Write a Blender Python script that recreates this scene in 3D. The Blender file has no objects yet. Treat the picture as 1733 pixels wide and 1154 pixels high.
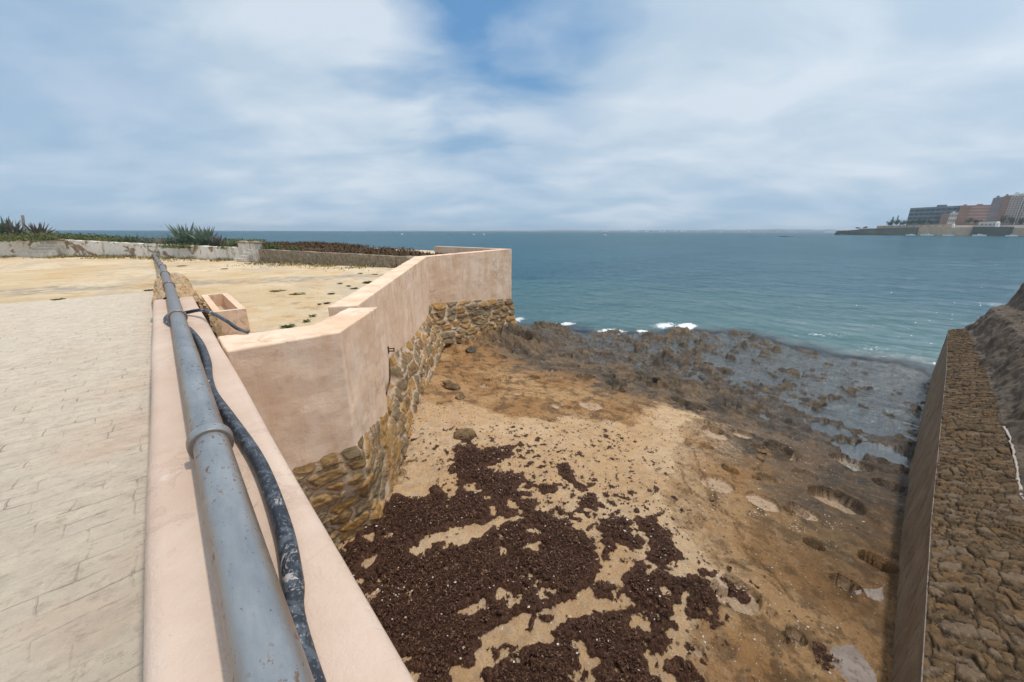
import bpy, math, random
import numpy as np
from mathutils import Matrix, Vector
random.seed(7); rng = np.random.default_rng(11)
sc = bpy.context.scene
COL = sc.collection
R = math.radians

# ------------------------------------------------------------ camera model (also used to survey the place)
W, H, F, HY = 1733., 1154., 622., 391.5
PITCH = math.atan((577-HY)/F); ROLL = R(0.2); YAW = R(42.98); CZ = 5.6
def ray(px, py):
    px = np.asarray(px, float); py = np.asarray(py, float)
    u = px-W/2; v = -(py-H/2); c, s = math.cos(ROLL), math.sin(ROLL)
    u, v = u*c-v*s, u*s+v*c
    X = u; Y = F*math.cos(PITCH)+v*math.sin(PITCH); Z = v*math.cos(PITCH)-F*math.sin(PITCH)
    c, s = math.cos(YAW), math.sin(YAW)
    return np.stack([X*c+Y*s, -X*s+Y*c, Z], -1)
def onz(px, py, z):
    d = ray(px, py); t = (z-CZ)/d[..., 2]
    return d*np.asarray(t)[..., None]+np.array([0, 0, CZ])
def proj(x, y, z):
    z = z-CZ; c, s = math.cos(YAW), math.sin(YAW)
    X = x*c-y*s; Y = x*s+y*c; cp, sp = math.cos(PITCH), math.sin(PITCH)
    dep = np.maximum(Y*cp-z*sp, 1e-3); v = (Y*sp+z*cp)/dep*F; u = X/dep*F
    c, s = math.cos(-ROLL), math.sin(-ROLL)
    u, v = u*c-v*s, u*s+v*c
    return u+W/2, H/2-v
def atX(px, py, X): d = ray(px, py); return d*(X/d[0])+np.array([0, 0, CZ])
def atD(px, py, D): d = ray(px, py); return d*(D/math.hypot(d[0], d[1]))+np.array([0, 0, CZ])
def onwall(px, py, A, B):           # pixel meets the vertical plane through A-B
    d = ray(px, py); n = np.array([B[1]-A[1], -(B[0]-A[0])]); t = (n[0]*A[0]+n[1]*A[1])/(n@d[:2])
    return d*t+np.array([0, 0, CZ])

cam = bpy.data.cameras.new('camera'); camo = bpy.data.objects.new('camera', cam); COL.objects.link(camo)
fw = ray(W/2, H/2); rt = ray(W/2+1, H/2)-fw; up = ray(W/2, H/2-1)-fw
fw, rt, up = [v/np.linalg.norm(v) for v in (fw, rt, up)]
m = Matrix(((rt[0], up[0], -fw[0], 0), (rt[1], up[1], -fw[1], 0), (rt[2], up[2], -fw[2], CZ), (0, 0, 0, 1)))
camo.matrix_world = m
cam.sensor_width = 36; cam.lens = 36*F/W; cam.clip_start = 0.05; cam.clip_end = 60000
sc.camera = camo

# ------------------------------------------------------------ numpy noise
def _h(ix, iy, seed):
    n = (ix.astype(np.int64)*374761393+iy.astype(np.int64)*668265263+seed*974634777) & 0xffffffff
    n = ((n ^ (n >> 13))*1274126177) & 0xffffffff
    n = ((n ^ (n >> 16))*2246822519) & 0xffffffff
    return ((n ^ (n >> 15)) & 0xffffff)/float(0xffffff)
def vn(x, y, seed=0):
    x = np.asarray(x, float); y = np.asarray(y, float)
    ix = np.floor(x); iy = np.floor(y); fx = x-ix; fy = y-iy
    fx = fx*fx*fx*(fx*(fx*6-15)+10); fy = fy*fy*fy*(fy*(fy*6-15)+10)
    a = _h(ix, iy, seed); b = _h(ix+1, iy, seed); c = _h(ix, iy+1, seed); d = _h(ix+1, iy+1, seed)
    return (a*(1-fx)+b*fx)*(1-fy)+(c*(1-fx)+d*fx)*fy
def fbm(x, y, o=4, seed=0, g=.5):
    t = 0; a = 1; n = 0; c, s = .8, .6
    for k in range(o):
        t = t+a*vn(x, y, seed+k*17); n += a; a *= g
        x, y = (x*c-y*s)*2.03+3.1, (x*s+y*c)*2.03+1.7
    return t/n
def worley(u, v, seed=0, jit=.85):
    u = np.asarray(u, float); v = np.asarray(v, float)
    iu = np.floor(u); iv = np.floor(v)
    f1 = np.full(u.shape, 9.); f2 = np.full(u.shape, 9.); idv = np.zeros(u.shape)
    for a in (-1, 0, 1):
        for b in (-1, 0, 1):
            cu = iu+a; cv = iv+b
            px = cu+.5+(_h(cu, cv, seed)-.5)*jit; py = cv+.5+(_h(cu, cv, seed+5)-.5)*jit
            d = np.maximum(np.abs(u-px), np.abs(v-py))*.45+np.hypot(u-px, v-py)*.55
            k = _h(cu, cv, seed+9)
            c1 = d < f1
            f2 = np.where(c1, f1, np.minimum(f2, d)); idv = np.where(c1, k, idv); f1 = np.where(c1, d, f1)
    return f1, f2, idv
def ss(a, b, x): t = np.clip((x-a)/(b-a), 0, 1); return t*t*(3-2*t)
def inpoly(px, py, poly):
    r = np.zeros(px.shape, bool); n = len(poly)
    for i in range(n):
        x1, y1 = poly[i]; x2, y2 = poly[(i+1) % n]
        if y1 == y2: continue
        c = ((y1 > py) != (y2 > py)) & (px < (x2-x1)*(py-y1)/(y2-y1)+x1)
        r ^= c
    return r
def pitp(x, xs, ys): return np.interp(x, xs, ys)

# ------------------------------------------------------------ object helpers
def link(name, me, mat=None, parent=None):
    o = bpy.data.objects.new(name, me); COL.objects.link(o)
    if mat is not None: me.materials.append(mat)
    if parent is not None: o.parent = parent
    return o
def tag(o, label=None, cat=None, group=None, kind=None):
    if label: o['label'] = label
    if cat: o['category'] = cat
    if group: o['group'] = group
    if kind: o['kind'] = kind
    return o
def thing(name, label, cat, loc=(0, 0, 0), group=None):
    o = bpy.data.objects.new(name, None); COL.objects.link(o); o.location = loc
    o.empty_display_size = .2
    return tag(o, label, cat, group)
def npmesh(name, V, Fq, mat=None, parent=None, attrs=None, smooth=True):
    """V (n,3), Fq (m,4) or (m,3)"""
    me = bpy.data.meshes.new(name); V = np.asarray(V, np.float32); Fq = np.asarray(Fq, np.int32)
    k = Fq.shape[1]
    me.vertices.add(len(V)); me.vertices.foreach_set('co', V.ravel())
    me.loops.add(Fq.size); me.loops.foreach_set('vertex_index', Fq.ravel())
    me.polygons.add(len(Fq)); me.polygons.foreach_set('loop_start', np.arange(0, Fq.size, k, dtype=np.int32))
    me.polygons.foreach_set('loop_total', np.full(len(Fq), k, np.int32))
    me.polygons.foreach_set('use_smooth', np.full(len(Fq), smooth))
    me.update(calc_edges=True)
    for an, av in (attrs or {}).items():
        av = np.asarray(av, np.float32)
        if av.ndim == 1:
            a = me.attributes.new(an, 'FLOAT', 'POINT'); a.data.foreach_set('value', av)
        else:
            if av.shape[1] == 3: av = np.concatenate([av, np.ones((len(av), 1), np.float32)], 1)
            a = me.attributes.new(an, 'FLOAT_COLOR', 'POINT'); a.data.foreach_set('color', av.ravel())
    return link(name, me, mat, parent)
def gridfaces(nr, nc):
    i = np.arange(nr-1)[:, None]*nc+np.arange(nc-1)[None]
    return np.stack([i, i+1, i+nc+1, i+nc], -1).reshape(-1, 4)
class MB:
    def __init__(s): s.v = []; s.f = []
    def add(s, vs, fs):
        b = len(s.v); s.v += [tuple(map(float, p)) for p in vs]; s.f += [tuple(i+b for i in q) for q in fs]; return s
    def box(s, c, d, rz=0, taper=1.):
        x, y, z = d[0]/2, d[1]/2, d[2]/2; cs, sn = math.cos(rz), math.sin(rz); P = []
        for zz, k in ((-z, 1), (z, taper)):
            for a, b in ((-x, -y), (x, -y), (x, y), (-x, y)):
                a *= k; b *= k
                P.append((c[0]+a*cs-b*sn, c[1]+a*sn+b*cs, c[2]+zz))
        return s.add(P, [(3, 2, 1, 0), (4, 5, 6, 7), (0, 1, 5, 4), (1, 2, 6, 5), (2, 3, 7, 6), (3, 0, 4, 7)])
    def tube(s, pts, rad, n=12, cap=True):
        pts = [Vector(p) for p in pts]; m = len(pts); rad = rad if hasattr(rad, '__len__') else [rad]*m
        rings = []; upv = Vector((0, 0, 1))
        for i, p in enumerate(pts):
            t = (pts[min(i+1, m-1)]-pts[max(i-1, 0)]).normalized()
            a = t.cross(upv if abs(t.z) < .95 else Vector((1, 0, 0))).normalized(); b = t.cross(a)
            rings.append([p+(a*math.cos(2*math.pi*k/n)+b*math.sin(2*math.pi*k/n))*rad[i] for k in range(n)])
        vs = [q for r_ in rings for q in r_]; fs = []
        for i in range(m-1):
            for k in range(n): fs.append((i*n+k, i*n+(k+1) % n, (i+1)*n+(k+1) % n, (i+1)*n+k))
        if cap: fs += [tuple(range(n)), tuple((m-1)*n+k for k in reversed(range(n)))]
        return s.add(vs, fs)
    def prism(s, poly, z0, z1):
        n = len(poly); z0 = z0 if hasattr(z0, '__len__') else [z0]*n; z1 = z1 if hasattr(z1, '__len__') else [z1]*n
        vs = [(p[0], p[1], z0[i]) for i, p in enumerate(poly)]+[(p[0], p[1], z1[i]) for i, p in enumerate(poly)]
        return s.add(vs, [tuple(reversed(range(n))), tuple(range(n, 2*n))]+[(i, (i+1) % n, n+(i+1) % n, n+i) for i in range(n)])
    def build(s, name, mat=None, parent=None, smooth=False, bevel=0, seg=2):
        me = bpy.data.meshes.new(name); me.from_pydata(s.v, [], s.f); me.update()
        o = link(name, me, mat, parent)
        if smooth: me.polygons.foreach_set('use_smooth', [True]*len(me.polygons))
        if bevel:
            b = o.modifiers.new('bevel', 'BEVEL'); b.width = bevel; b.segments = seg; b.limit_method = 'ANGLE'; b.angle_limit = R(35)
        return o

# ------------------------------------------------------------ materials
class N:
    def __init__(s, name):
        s.m = bpy.data.materials.new(name); s.m.use_nodes = True; s.t = s.m.node_tree; s.t.nodes.clear()
        s.out = s.t.nodes.new('ShaderNodeOutputMaterial')
    def n(s, typ, **k):
        nd = s.t.nodes.new(typ)
        for a, b in k.items():
            if a.startswith('_'): setattr(nd, a[1:], b)
        for a, b in k.items():
            if not a.startswith('_'):
                key = a.replace('__', ' ')
                if key.isdigit(): key = int(key)
                if isinstance(key, str) and key.startswith('i') and key[1:].isdigit(): key = int(key[1:])
                s.set(nd.inputs[key], b)
        return nd
    def set(s, inp, v):
        if isinstance(v, bpy.types.NodeSocket): s.t.links.new(v, inp)
        elif isinstance(v, bpy.types.Node): s.t.links.new(v.outputs[0], inp)
        else:
            if isinstance(v, tuple) and len(v) == 3 and inp.type == 'RGBA': v = (*v, 1)
            if isinstance(v, (int, float)) and inp.type == 'RGBA': v = (v, v, v, 1)
            inp.default_value = v
    def pos(s):
        return s.n('ShaderNodeNewGeometry').outputs['Position']
    def map(s, v, scale=(1, 1, 1), rot=(0, 0, 0), loc=(0, 0, 0)):
        return s.n('ShaderNodeMapping', Vector=v, Scale=scale, Rotation=rot, Location=loc).outputs[0]
    def noise(s, v, sc_, det=4, rough=.55, dist=0):
        return s.n('ShaderNodeTexNoise', Vector=v, Scale=sc_, Detail=det, Roughness=rough, Distortion=dist).outputs['Fac']
    def vor(s, v, sc_, feat='F1', out='Distance', rnd=1.):
        return s.n('ShaderNodeTexVoronoi', _feature=feat, Vector=v, Scale=sc_, Randomness=rnd).outputs[out]
    def ramp(s, f, *st):
        nd = s.n('ShaderNodeValToRGB', Fac=f); e = nd.color_ramp.elements
        while len(e) < len(st): e.new(.5)
        for i, (p, c) in enumerate(st):
            e[i].position = p
            e[i].color = (c, c, c, 1) if not hasattr(c, '__len__') else (*c, 1)
        return nd.outputs[0]
    def mix(s, f, a, b, mode='MIX'):
        nd = s.n('ShaderNodeMix', _data_type='RGBA', _blend_type=mode); s.set(nd.inputs[0], f); s.set(nd.inputs[6], a); s.set(nd.inputs[7], b)
        return nd.outputs[2]
    def math(s, op, a, b=0., c=0., clamp=False):
        nd = s.n('ShaderNodeMath', _operation=op, _use_clamp=clamp); s.set(nd.inputs[0], a); s.set(nd.inputs[1], b); s.set(nd.inputs[2], c)
        return nd.outputs[0]
    def attr(s, name, out='Fac'): return s.n('ShaderNodeAttribute', _attribute_name=name).outputs[out]
    def bump(s, h, dist=.01, st=1., nrm=None):
        nd = s.n('ShaderNodeBump', Height=h, Distance=dist, Strength=st)
        if nrm is not None: s.set(nd.inputs['Normal'], nrm)
        return nd.outputs[0]
    def bsdf(s, col, rough=.85, nrm=None, metal=0., spec=.3):
        b = s.n('ShaderNodeBsdfPrincipled'); s.set(b.inputs['Base Color'], col); s.set(b.inputs['Roughness'], rough)
        s.set(b.inputs['Metallic'], metal); s.set(b.inputs['Specular IOR Level'], spec)
        if nrm is not None: s.set(b.inputs['Normal'], nrm)
        s.t.links.new(b.outputs[0], s.out.inputs[0]); return s.m

def mat_plaster(name, a, b, stain, amt=1., white=.0):
    k = N(name); p = k.pos()
    n1 = k.noise(p, .9, 5, .6, .6); n2 = k.noise(k.map(p, (2.2, 2.2, .35)), 1.6, 5, .62, .4); n3 = k.noise(p, 7., 5, .6)
    c = k.mix(k.ramp(n1, (.36, 0), (.66, 1)), a, b)
    c = k.mix(k.math('MULTIPLY', k.ramp(n2, (.48, 0), (.74, 1)), .8*amt), c, stain)
    c = k.mix(k.math('MULTIPLY', k.ramp(n3, (.52, 0), (.66, 1)), .32*amt), c, stain)
    # mottled ring-edged damp spots, in a few places only
    v = k.noise(k.map(p, (1, 1, 1.2)), 6.5, 4, .62, .8)
    ring = k.ramp(v, (.545, 0), (.558, 1), (.575, .15), (.62, .6), (.66, 0))
    where = k.ramp(k.noise(k.map(p, (.8, .8, 1.1), loc=(2.3, 1.1, .4)), .85, 2), (.54, 0), (.62, 1))
    c = k.mix(k.math('MULTIPLY', k.math('MULTIPLY', ring, where), .75*amt), c, (.29, .17, .12))
    sp = k.vor(p, 34., 'F1'); sp2 = k.ramp(sp, (.05, 1), (.09, 0)); pick = k.ramp(k.noise(p, 9, 1), (.6, 0), (.64, 1))
    c = k.mix(k.math('MULTIPLY', k.math('MULTIPLY', sp2, pick), .55), c, (.22, .15, .12))
    wp = k.ramp(k.noise(p, 2.7, 3, .5), (.70, 0), (.735, 1)); c = k.mix(k.math('MULTIPLY', wp, .5), c, (.72, .66, .6))
    hb = k.math('ADD', k.math('MULTIPLY', k.noise(p, 60, 4, .7), .3), k.math('MULTIPLY', k.noise(p, 3.5, 4), 1.))
    return k.bsdf(c, .9, k.bump(hb, .018, .9), spec=.2)
M = {}
M['plaster'] = mat_plaster('pink_plaster', (.73, .505, .355), (.84, .655, .51), (.66, .40, .235))
M['parapet'] = mat_plaster('parapet_plaster', (.56, .415, .33), (.64, .50, .41), (.53, .37, .28), .5)

def mat_sand_plain():
    k = N('sandy_esplanade'); p = k.pos()
    c = k.mix(k.ramp(k.noise(p, .22, 4, .6, .5), (.38, 0), (.6, 1)), (.58, .43, .26), (.68, .55, .385))
    g = k.ramp(k.noise(k.map(p, (.55, .16, 1), (0, 0, R(35))), 1.1, 6, .62, .7), (.52, 0), (.60, 1))
    c = k.mix(k.math('MULTIPLY', g, .62), c, (.50, .42, .335))
    qa = onz(300, 480, 3.9); qb = onz(690, 463, 3.9); an = math.atan2(qb[1]-qa[1], qb[0]-qa[0])
    lm = k.map(k.map(p, loc=(-qa[0], -qa[1], 0)), rot=(0, 0, -an)); ly = k.n('ShaderNodeSeparateXYZ', Vector=lm).outputs[1]
    gy_ = k.math('ABSOLUTE', k.math('ADD', ly, k.math('MULTIPLY', k.math('SUBTRACT', k.noise(p, .7, 6, .7), .5), 4.)))
    gm = k.math('MULTIPLY', k.ramp(gy_, (.45, 1), (1., 0)), k.ramp(k.noise(p, 3., 6, .7), (.36, 0), (.56, 1)))
    c = k.mix(k.math('MULTIPLY', gm, .85), c, (.33, .285, .24))
    o = k.ramp(k.noise(k.map(p, (1, 1, 1), loc=(5, 2, 0)), .8, 7, .68, .4), (.5, 0), (.66, 1)); c = k.mix(k.math('MULTIPLY', o, .6), c, (.58, .34, .13))
    pt = k.ramp(k.noise(p, 2.4, 8, .72), (.55, 0), (.67, 1)); c = k.mix(k.math('MULTIPLY', pt, .75), c, (.36, .25, .14))
    c = k.mix(k.ramp(k.noise(p, 22., 6, .75), (.6, 0), (.7, .6)), c, (.25, .19, .13))
    lt = k.ramp(k.noise(k.map(p, loc=(9, 9, 0)), 1.5, 5, .6), (.6, 0), (.68, 1)); c = k.mix(k.math('MULTIPLY', lt, .5), c, (.68, .59, .48))
    sp = k.ramp(k.vor(p, 14.), (.1, 1), (.16, 0)); c = k.mix(k.math('MULTIPLY', sp, .6), c, (.2, .17, .13))
    return k.bsdf(c, .95, k.bump(k.noise(p, 7, 9, .75), .06, .9), spec=.1)
M['esplanade'] = mat_sand_plain()

def mat_paving():
    k = N('worn_stone_paving'); p = k.pos()
    wob = k.n('ShaderNodeTexNoise', Vector=p, Scale=1.3, Detail=4, Roughness=.6).outputs['Color']
    off = k.n('ShaderNodeVectorMath', _operation='SUBTRACT', i0=wob, i1=(.5, .5, .5)).outputs[0]
    off = k.n('ShaderNodeVectorMath', _operation='MULTIPLY', i0=off, i1=(.16, .13, 0)).outputs[0]
    q = k.n('ShaderNodeVectorMath', _operation='ADD', i0=p, i1=off).outputs[0]
    br = k.n('ShaderNodeTexBrick', Vector=k.map(q, (1, 1, 1)), Scale=1., Mortar__Size=.007, Mortar__Smooth=1., Bias=0., Brick__Width=.31, Row__Height=.15,
             Color1=(.50, .41, .32), Color2=(.60, .52, .43), Mortar=(.30, .22, .16), _offset=.37, _squash=1.4, _squash_frequency=3)
    c = k.mix(.5, br.outputs[0], (.54, .465, .38))
    gap = k.ramp(k.noise(p, 2.6, 5, .7), (.46, 0), (.64, 1))
    jm = k.math('MULTIPLY', br.outputs[1], gap)
    c = k.mix(k.math('MULTIPLY', jm, .32), c, (.30, .215, .15))
    st = k.noise(k.map(p, (.85, 1.1, 1)), 7., 9, .78, .2)
    c = k.mix(k.ramp(st, (.35, 0), (.62, 1)), c, (.69, .585, .465), 'MIX')
    c = k.mix(k.ramp(k.noise(k.map(p, (.85, 1.1, 1), loc=(3, 1, 0)), 13., 8, .78), (.53, 0), (.68, .8)), c, (.37, .30, .235))
    c = k.mix(k.ramp(k.noise(p, .7, 4, .6), (.56, 0), (.70, .4)), c, (.62, .40, .29))
    c = k.mix(k.ramp(k.noise(p, 38., 4, .7), (.62, 0), (.72, .5)), c, (.25, .21, .18))
    hgt = k.math('SUBTRACT', k.math('MULTIPLY', k.noise(k.map(p, (.9, 1.1, 1)), 12., 9, .78), 1.), k.math('MULTIPLY', jm, .5))
    return k.bsdf(c, .85, k.bump(hgt, .035, .9), spec=.25)
M['paving'] = mat_paving()

def mat_beach():
    k = N('beach_rock_and_sand'); p = k.pos(); c0 = k.attr('Col', 'Color'); wet = k.attr('wet'); sand = k.attr('sand')
    sp = k.noise(p, 34., 6, .75); mid = k.noise(p, 6., 7, .7, .3)
    c = k.mix(k.ramp(mid, (.3, 0), (.7, 1)), k.mix(.38, c0, (.5, .42, .33), 'MULTIPLY'), k.mix(.35, c0, (.9, .72, .55), 'SOFT_LIGHT'))
    c = k.mix(k.ramp(sp, (.32, .5), (.44, 0)), c, (.09, .06, .04))
    c = k.mix(k.ramp(sp, (.60, 0), (.72, .55)), c, (.55, .45, .36))
    f1 = k.vor(p, 26., 'F1'); pk = k.n('ShaderNodeTexVoronoi', _feature='F1', Vector=p, Scale=26.).outputs['Color']
    sel = k.ramp(k.n('ShaderNodeSeparateColor', Color=pk).outputs[0], (.80, 0), (.84, 1))
    dot = k.math('MULTIPLY', k.math('MULTIPLY', k.ramp(f1, (.12, 1), (.22, 0)), sel), k.ramp(wet, (.0, .8), (.5, .15)))
    c = k.mix(dot, c, (.62, .56, .48))
    e1 = k.noise(k.map(p, (1, 1.25, 1)), 4.2, 9, .74, .3); rk = k.math('SUBTRACT', 1., sand)
    c = k.mix(k.math('MULTIPLY', k.ramp(e1, (.54, 0), (.58, .35)), rk), c, k.mix(.8, c, (.05, .036, .024)))
    c = k.mix(k.math('MULTIPLY', k.ramp(e1, (.40, .45), (.44, 0)), rk), c, k.mix(.5, c, (.45, .32, .2)))
    e2 = k.noise(p, 17., 6, .7); c = k.mix(k.math('MULTIPLY', k.ramp(e2, (.60, 0), (.63, .5)), rk), c, (.045, .032, .022))
    hb = k.math('ADD', k.math('MULTIPLY', k.noise(p, 11., 9, .8), 1.3), k.math('MULTIPLY', k.vor(p, 30.), .35))
    rg = k.mix(wet, .92, .3)
    return k.bsdf(c, rg, k.bump(hb, .05, 1.), spec=k.mix(wet, .1, .5))
M['beach'] = mat_beach()
def mat_weed():
    k = N('dry_seaweed'); p = k.pos()
    c = k.mix(k.noise(p, 30., 5, .8), (.012, .006, .004), (.12, .058, .034))
    c = k.mix(k.ramp(k.noise(p, 3., 5, .7), (.5, 0), (.7, .5)), c, (.13, .075, .045))
    rnd = k.attr('rnd'); c = k.mix(k.ramp(rnd, (.0, (.012, .007, .005)), (.6, (.10, .046, .026)), (.88, (.18, .088, .048)), (1., (.34, .2, .12))), c, c)
    c = k.mix(.65, c, k.ramp(rnd, (.0, (.010, .005, .003)), (.5, (.07, .030, .018)), (.85, (.17, .078, .044)), (1., (.34, .20, .12))))
    return k.bsdf(c, .7, k.bump(k.noise(p, 60, 4, .8), .02, 1.), spec=.25)
M['weed'] = mat_weed()
def mat_attrstone(name, bsc=14., dist=.03, rough=.85, dark=(.05, .035, .02)):
    k = N(name); p = k.pos(); c0 = k.attr('Col', 'Color')
    c = k.mix(k.ramp(k.noise(p, bsc*.6, 7, .72, .3), (.36, .5), (.5, 0)), c0, dark)
    c = k.mix(k.ramp(k.noise(p, bsc*2.2, 5, .7), (.56, 0), (.72, .45)), c, (.52, .4, .27))
    hb = k.noise(k.map(p, (1, 1, 2.2)), bsc, 8, .72)
    return k.bsdf(c, rough, k.bump(hb, dist, .9), spec=.2)
M['rubble'] = mat_attrstone('rubble_masonry')
M['cobble'] = mat_attrstone('rough_stone_apron', 16., .03, .75, (.03, .022, .015))
def mat_conc(name, a, b, c3, sc_=1.6):
    k = N(name); p = k.pos()
    c = k.mix(k.ramp(k.noise(p, sc_, 6, .65, .5), (.38, 0), (.62, 1)), a, b)
    c = k.mix(k.ramp(k.noise(k.map(p, (1, 1, .4)), sc_*5, 6, .7), (.5, 0), (.7, .8)), c, c3)
    c = k.mix(k.ramp(k.noise(p, 45, 4, .7), (.6, 0), (.7, .5)), c, (.32, .27, .22))
    return k.bsdf(c, .85, k.bump(k.noise(p, 18, 8, .75), .03, 1.), spec=.2)
M['darkconc'] = mat_conc('stained_dark_concrete', (.19, .125, .075), (.28, .20, .13), (.10, .068, .044))
M['apron'] = mat_conc('muddy_mortar_slope', (.11, .085, .065), (.175, .14, .11), (.07, .052, .04), 1.1)
M['mortar'] = mat_conc('pale_mortar', (.5, .42, .36), (.6, .55, .5), (.35, .27, .2), 6)
M['slab'] = mat_conc('grey_slab', (.25, .20, .17), (.36, .30, .265), (.12, .09, .07), 3)

def mat_pipe():
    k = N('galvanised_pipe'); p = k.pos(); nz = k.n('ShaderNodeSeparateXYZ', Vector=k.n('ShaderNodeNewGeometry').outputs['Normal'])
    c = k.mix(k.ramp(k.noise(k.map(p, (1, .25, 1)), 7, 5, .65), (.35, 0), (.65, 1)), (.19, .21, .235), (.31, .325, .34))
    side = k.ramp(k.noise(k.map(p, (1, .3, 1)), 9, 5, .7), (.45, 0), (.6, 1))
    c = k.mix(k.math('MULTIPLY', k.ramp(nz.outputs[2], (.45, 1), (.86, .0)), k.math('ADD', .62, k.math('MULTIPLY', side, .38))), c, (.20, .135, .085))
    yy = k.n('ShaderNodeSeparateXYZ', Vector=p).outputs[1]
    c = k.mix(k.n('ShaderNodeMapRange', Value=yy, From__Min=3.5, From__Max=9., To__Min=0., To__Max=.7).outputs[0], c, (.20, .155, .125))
    r1 = k.ramp(k.noise(k.map(p, (1, .55, 1)), 42, 3, .6), (.60, 0), (.64, 1)); r2 = k.ramp(k.noise(p, 6., 2), (.42, .1), (.6, 1))
    rust = k.math('MULTIPLY', r1, r2)
    c = k.mix(k.math('MULTIPLY', rust, .85), c, (.17, .085, .045))
    dsp = k.ramp(k.noise(k.map(p, (1, .5, 1), loc=(4, 4, 4)), 90, 2, .5), (.70, 0), (.74, .7)); c = k.mix(dsp, c, (.05, .04, .035))
    c = k.mix(k.ramp(k.noise(p, 3.2, 5, .7), (.62, 0), (.75, .35)), c, (.42, .44, .45))
    return k.bsdf(c, k.math('ADD', .40, k.math('MULTIPLY', rust, .4)), k.bump(k.noise(p, 70, 4, .7), .002, .8), metal=.35, spec=.5)
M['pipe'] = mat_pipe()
def mat_hose():
    k = N('dusty_black_rubber'); p = k.pos()
    c = k.mix(k.ramp(k.noise(p, 11, 6, .72, .8), (.50, 0), (.60, .55)), (.018, .022, .032), (.13, .15, .18))
    w = k.ramp(k.noise(k.map(p, (1, .6, 1)), 7, 6, .75, 1.2), (.605, 0), (.64, 1)); c = k.mix(k.math('MULTIPLY', w, .75), c, (.50, .45, .42))
    s = k.ramp(k.noise(k.map(p, (1, .7, 1)), 80, 3, .8), (.58, 0), (.66, .55)); c = k.mix(s, c, (.38, .40, .43))
    return k.bsdf(c, .5, k.bump(k.noise(p, 40, 4, .7), .004, .7), spec=.5)
M['hose'] = mat_hose()
def mat_peel():
    k = N('peeling_whitewash'); p = k.pos()
    a = k.ramp(k.noise(k.map(p, (1, 1, 1.)), 1.1, 7, .68, .8), (.43, 0), (.47, 1)); b_ = k.noise(p, 9, 5, .7)
    under = k.mix(k.ramp(b_, (.4, 0), (.6, 1)), (.24, .165, .105), (.38, .29, .21))
    c = k.mix(a, under, k.mix(k.ramp(b_, (.5, 0), (.7, .7)), (.80, .76, .70), (.55, .48, .41)))
    c = k.mix(k.ramp(k.noise(k.map(p, (1, 1, .3), loc=(7, 3, 1)), 2.4, 5, .7), (.56, 0), (.68, .7)), c, (.22, .19, .12))
    return k.bsdf(c, .92, k.bump(b_, .03, .8), spec=.1)
M['peel'] = mat_peel()
def mat_greyw():
    k = N('weathered_grey_render'); p = k.pos(); b_ = k.noise(p, 6, 6, .7)
    c = k.mix(k.ramp(b_, (.4, 0), (.62, 1)), (.20, .155, .11), (.34, .28, .21))
    a = k.ramp(k.noise(k.map(p, (1, 1, .8), loc=(1.5, 4, 0)), .8, 6, .6, .6), (.62, 0), (.65, 1)); c = k.mix(a, c, (.66, .60, .53))
    return k.bsdf(c, .92, k.bump(b_, .03, .8), spec=.1)
M['greyw'] = mat_greyw()
def mat_var(name, a, b, sc_=6., rough=.8, spec=.2, bd=.01, rnd=False):
    k = N(name); p = k.pos(); f = k.ramp(k.noise(p, sc_, 5, .65), (.35, 0), (.65, 1))
    c = k.mix(f, a, b)
    if rnd: c = k.mix(k.math('MULTIPLY', k.attr('rnd'), .6), c, tuple(x*1.9 for x in b))
    return k.bsdf(c, rough, k.bump(k.noise(p, sc_*5, 4, .7), bd, .6), spec=spec)
M['agave'] = mat_var('agave_leaf', (.09, .135, .10), (.22, .28, .22), 5, .55)
M['agavep'] = mat_var('purplish_agave_leaf', (.10, .11, .09), (.20, .16, .15), 5, .55)
M['scrub'] = mat_var('green_scrub', (.045, .06, .025), (.13, .145, .07), 2.5, .9, .1, .03, True)
M['greyscrub'] = mat_var('grey_bush', (.14, .13, .11), (.26, .24, .22), 4, .9, .1)
M['dryscrub'] = mat_var('dry_brown_scrub', (.045, .03, .02), (.12, .08, .05), 1.4, .95, .05, .06, True)
M['soil'] = mat_var('terrace_soil', (.07, .05, .034), (.17, .12, .075), 1.3, .95, .05, .06)
M['weedgreen'] = mat_var('small_weed_leaf', (.07, .09, .035), (.16, .19, .08), 9, .8, .1)
M['drystraw'] = mat_var('dry_straw_grass', (.24, .19, .09), (.45, .36, .18), 9, .9, .1)
M['rock'] = mat_var('brown_beach_boulder', (.10, .065, .036), (.27, .175, .095), 7, .85, .2, .05)
M['rockg'] = mat_var('dark_wet_boulder', (.05, .038, .024), (.13, .10, .06), 7, .5, .4, .05)
M['iron'] = mat_var('rusted_iron', (.06, .035, .025), (.15, .08, .05), 20, .8, .3)
M['shell'] = mat_var('shell_fragments', (.38, .30, .24), (.70, .64, .57), 30, .7, .3)
M['post'] = mat_var('weathered_post', (.3, .26, .24), (.4, .35, .32), 8)
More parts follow.
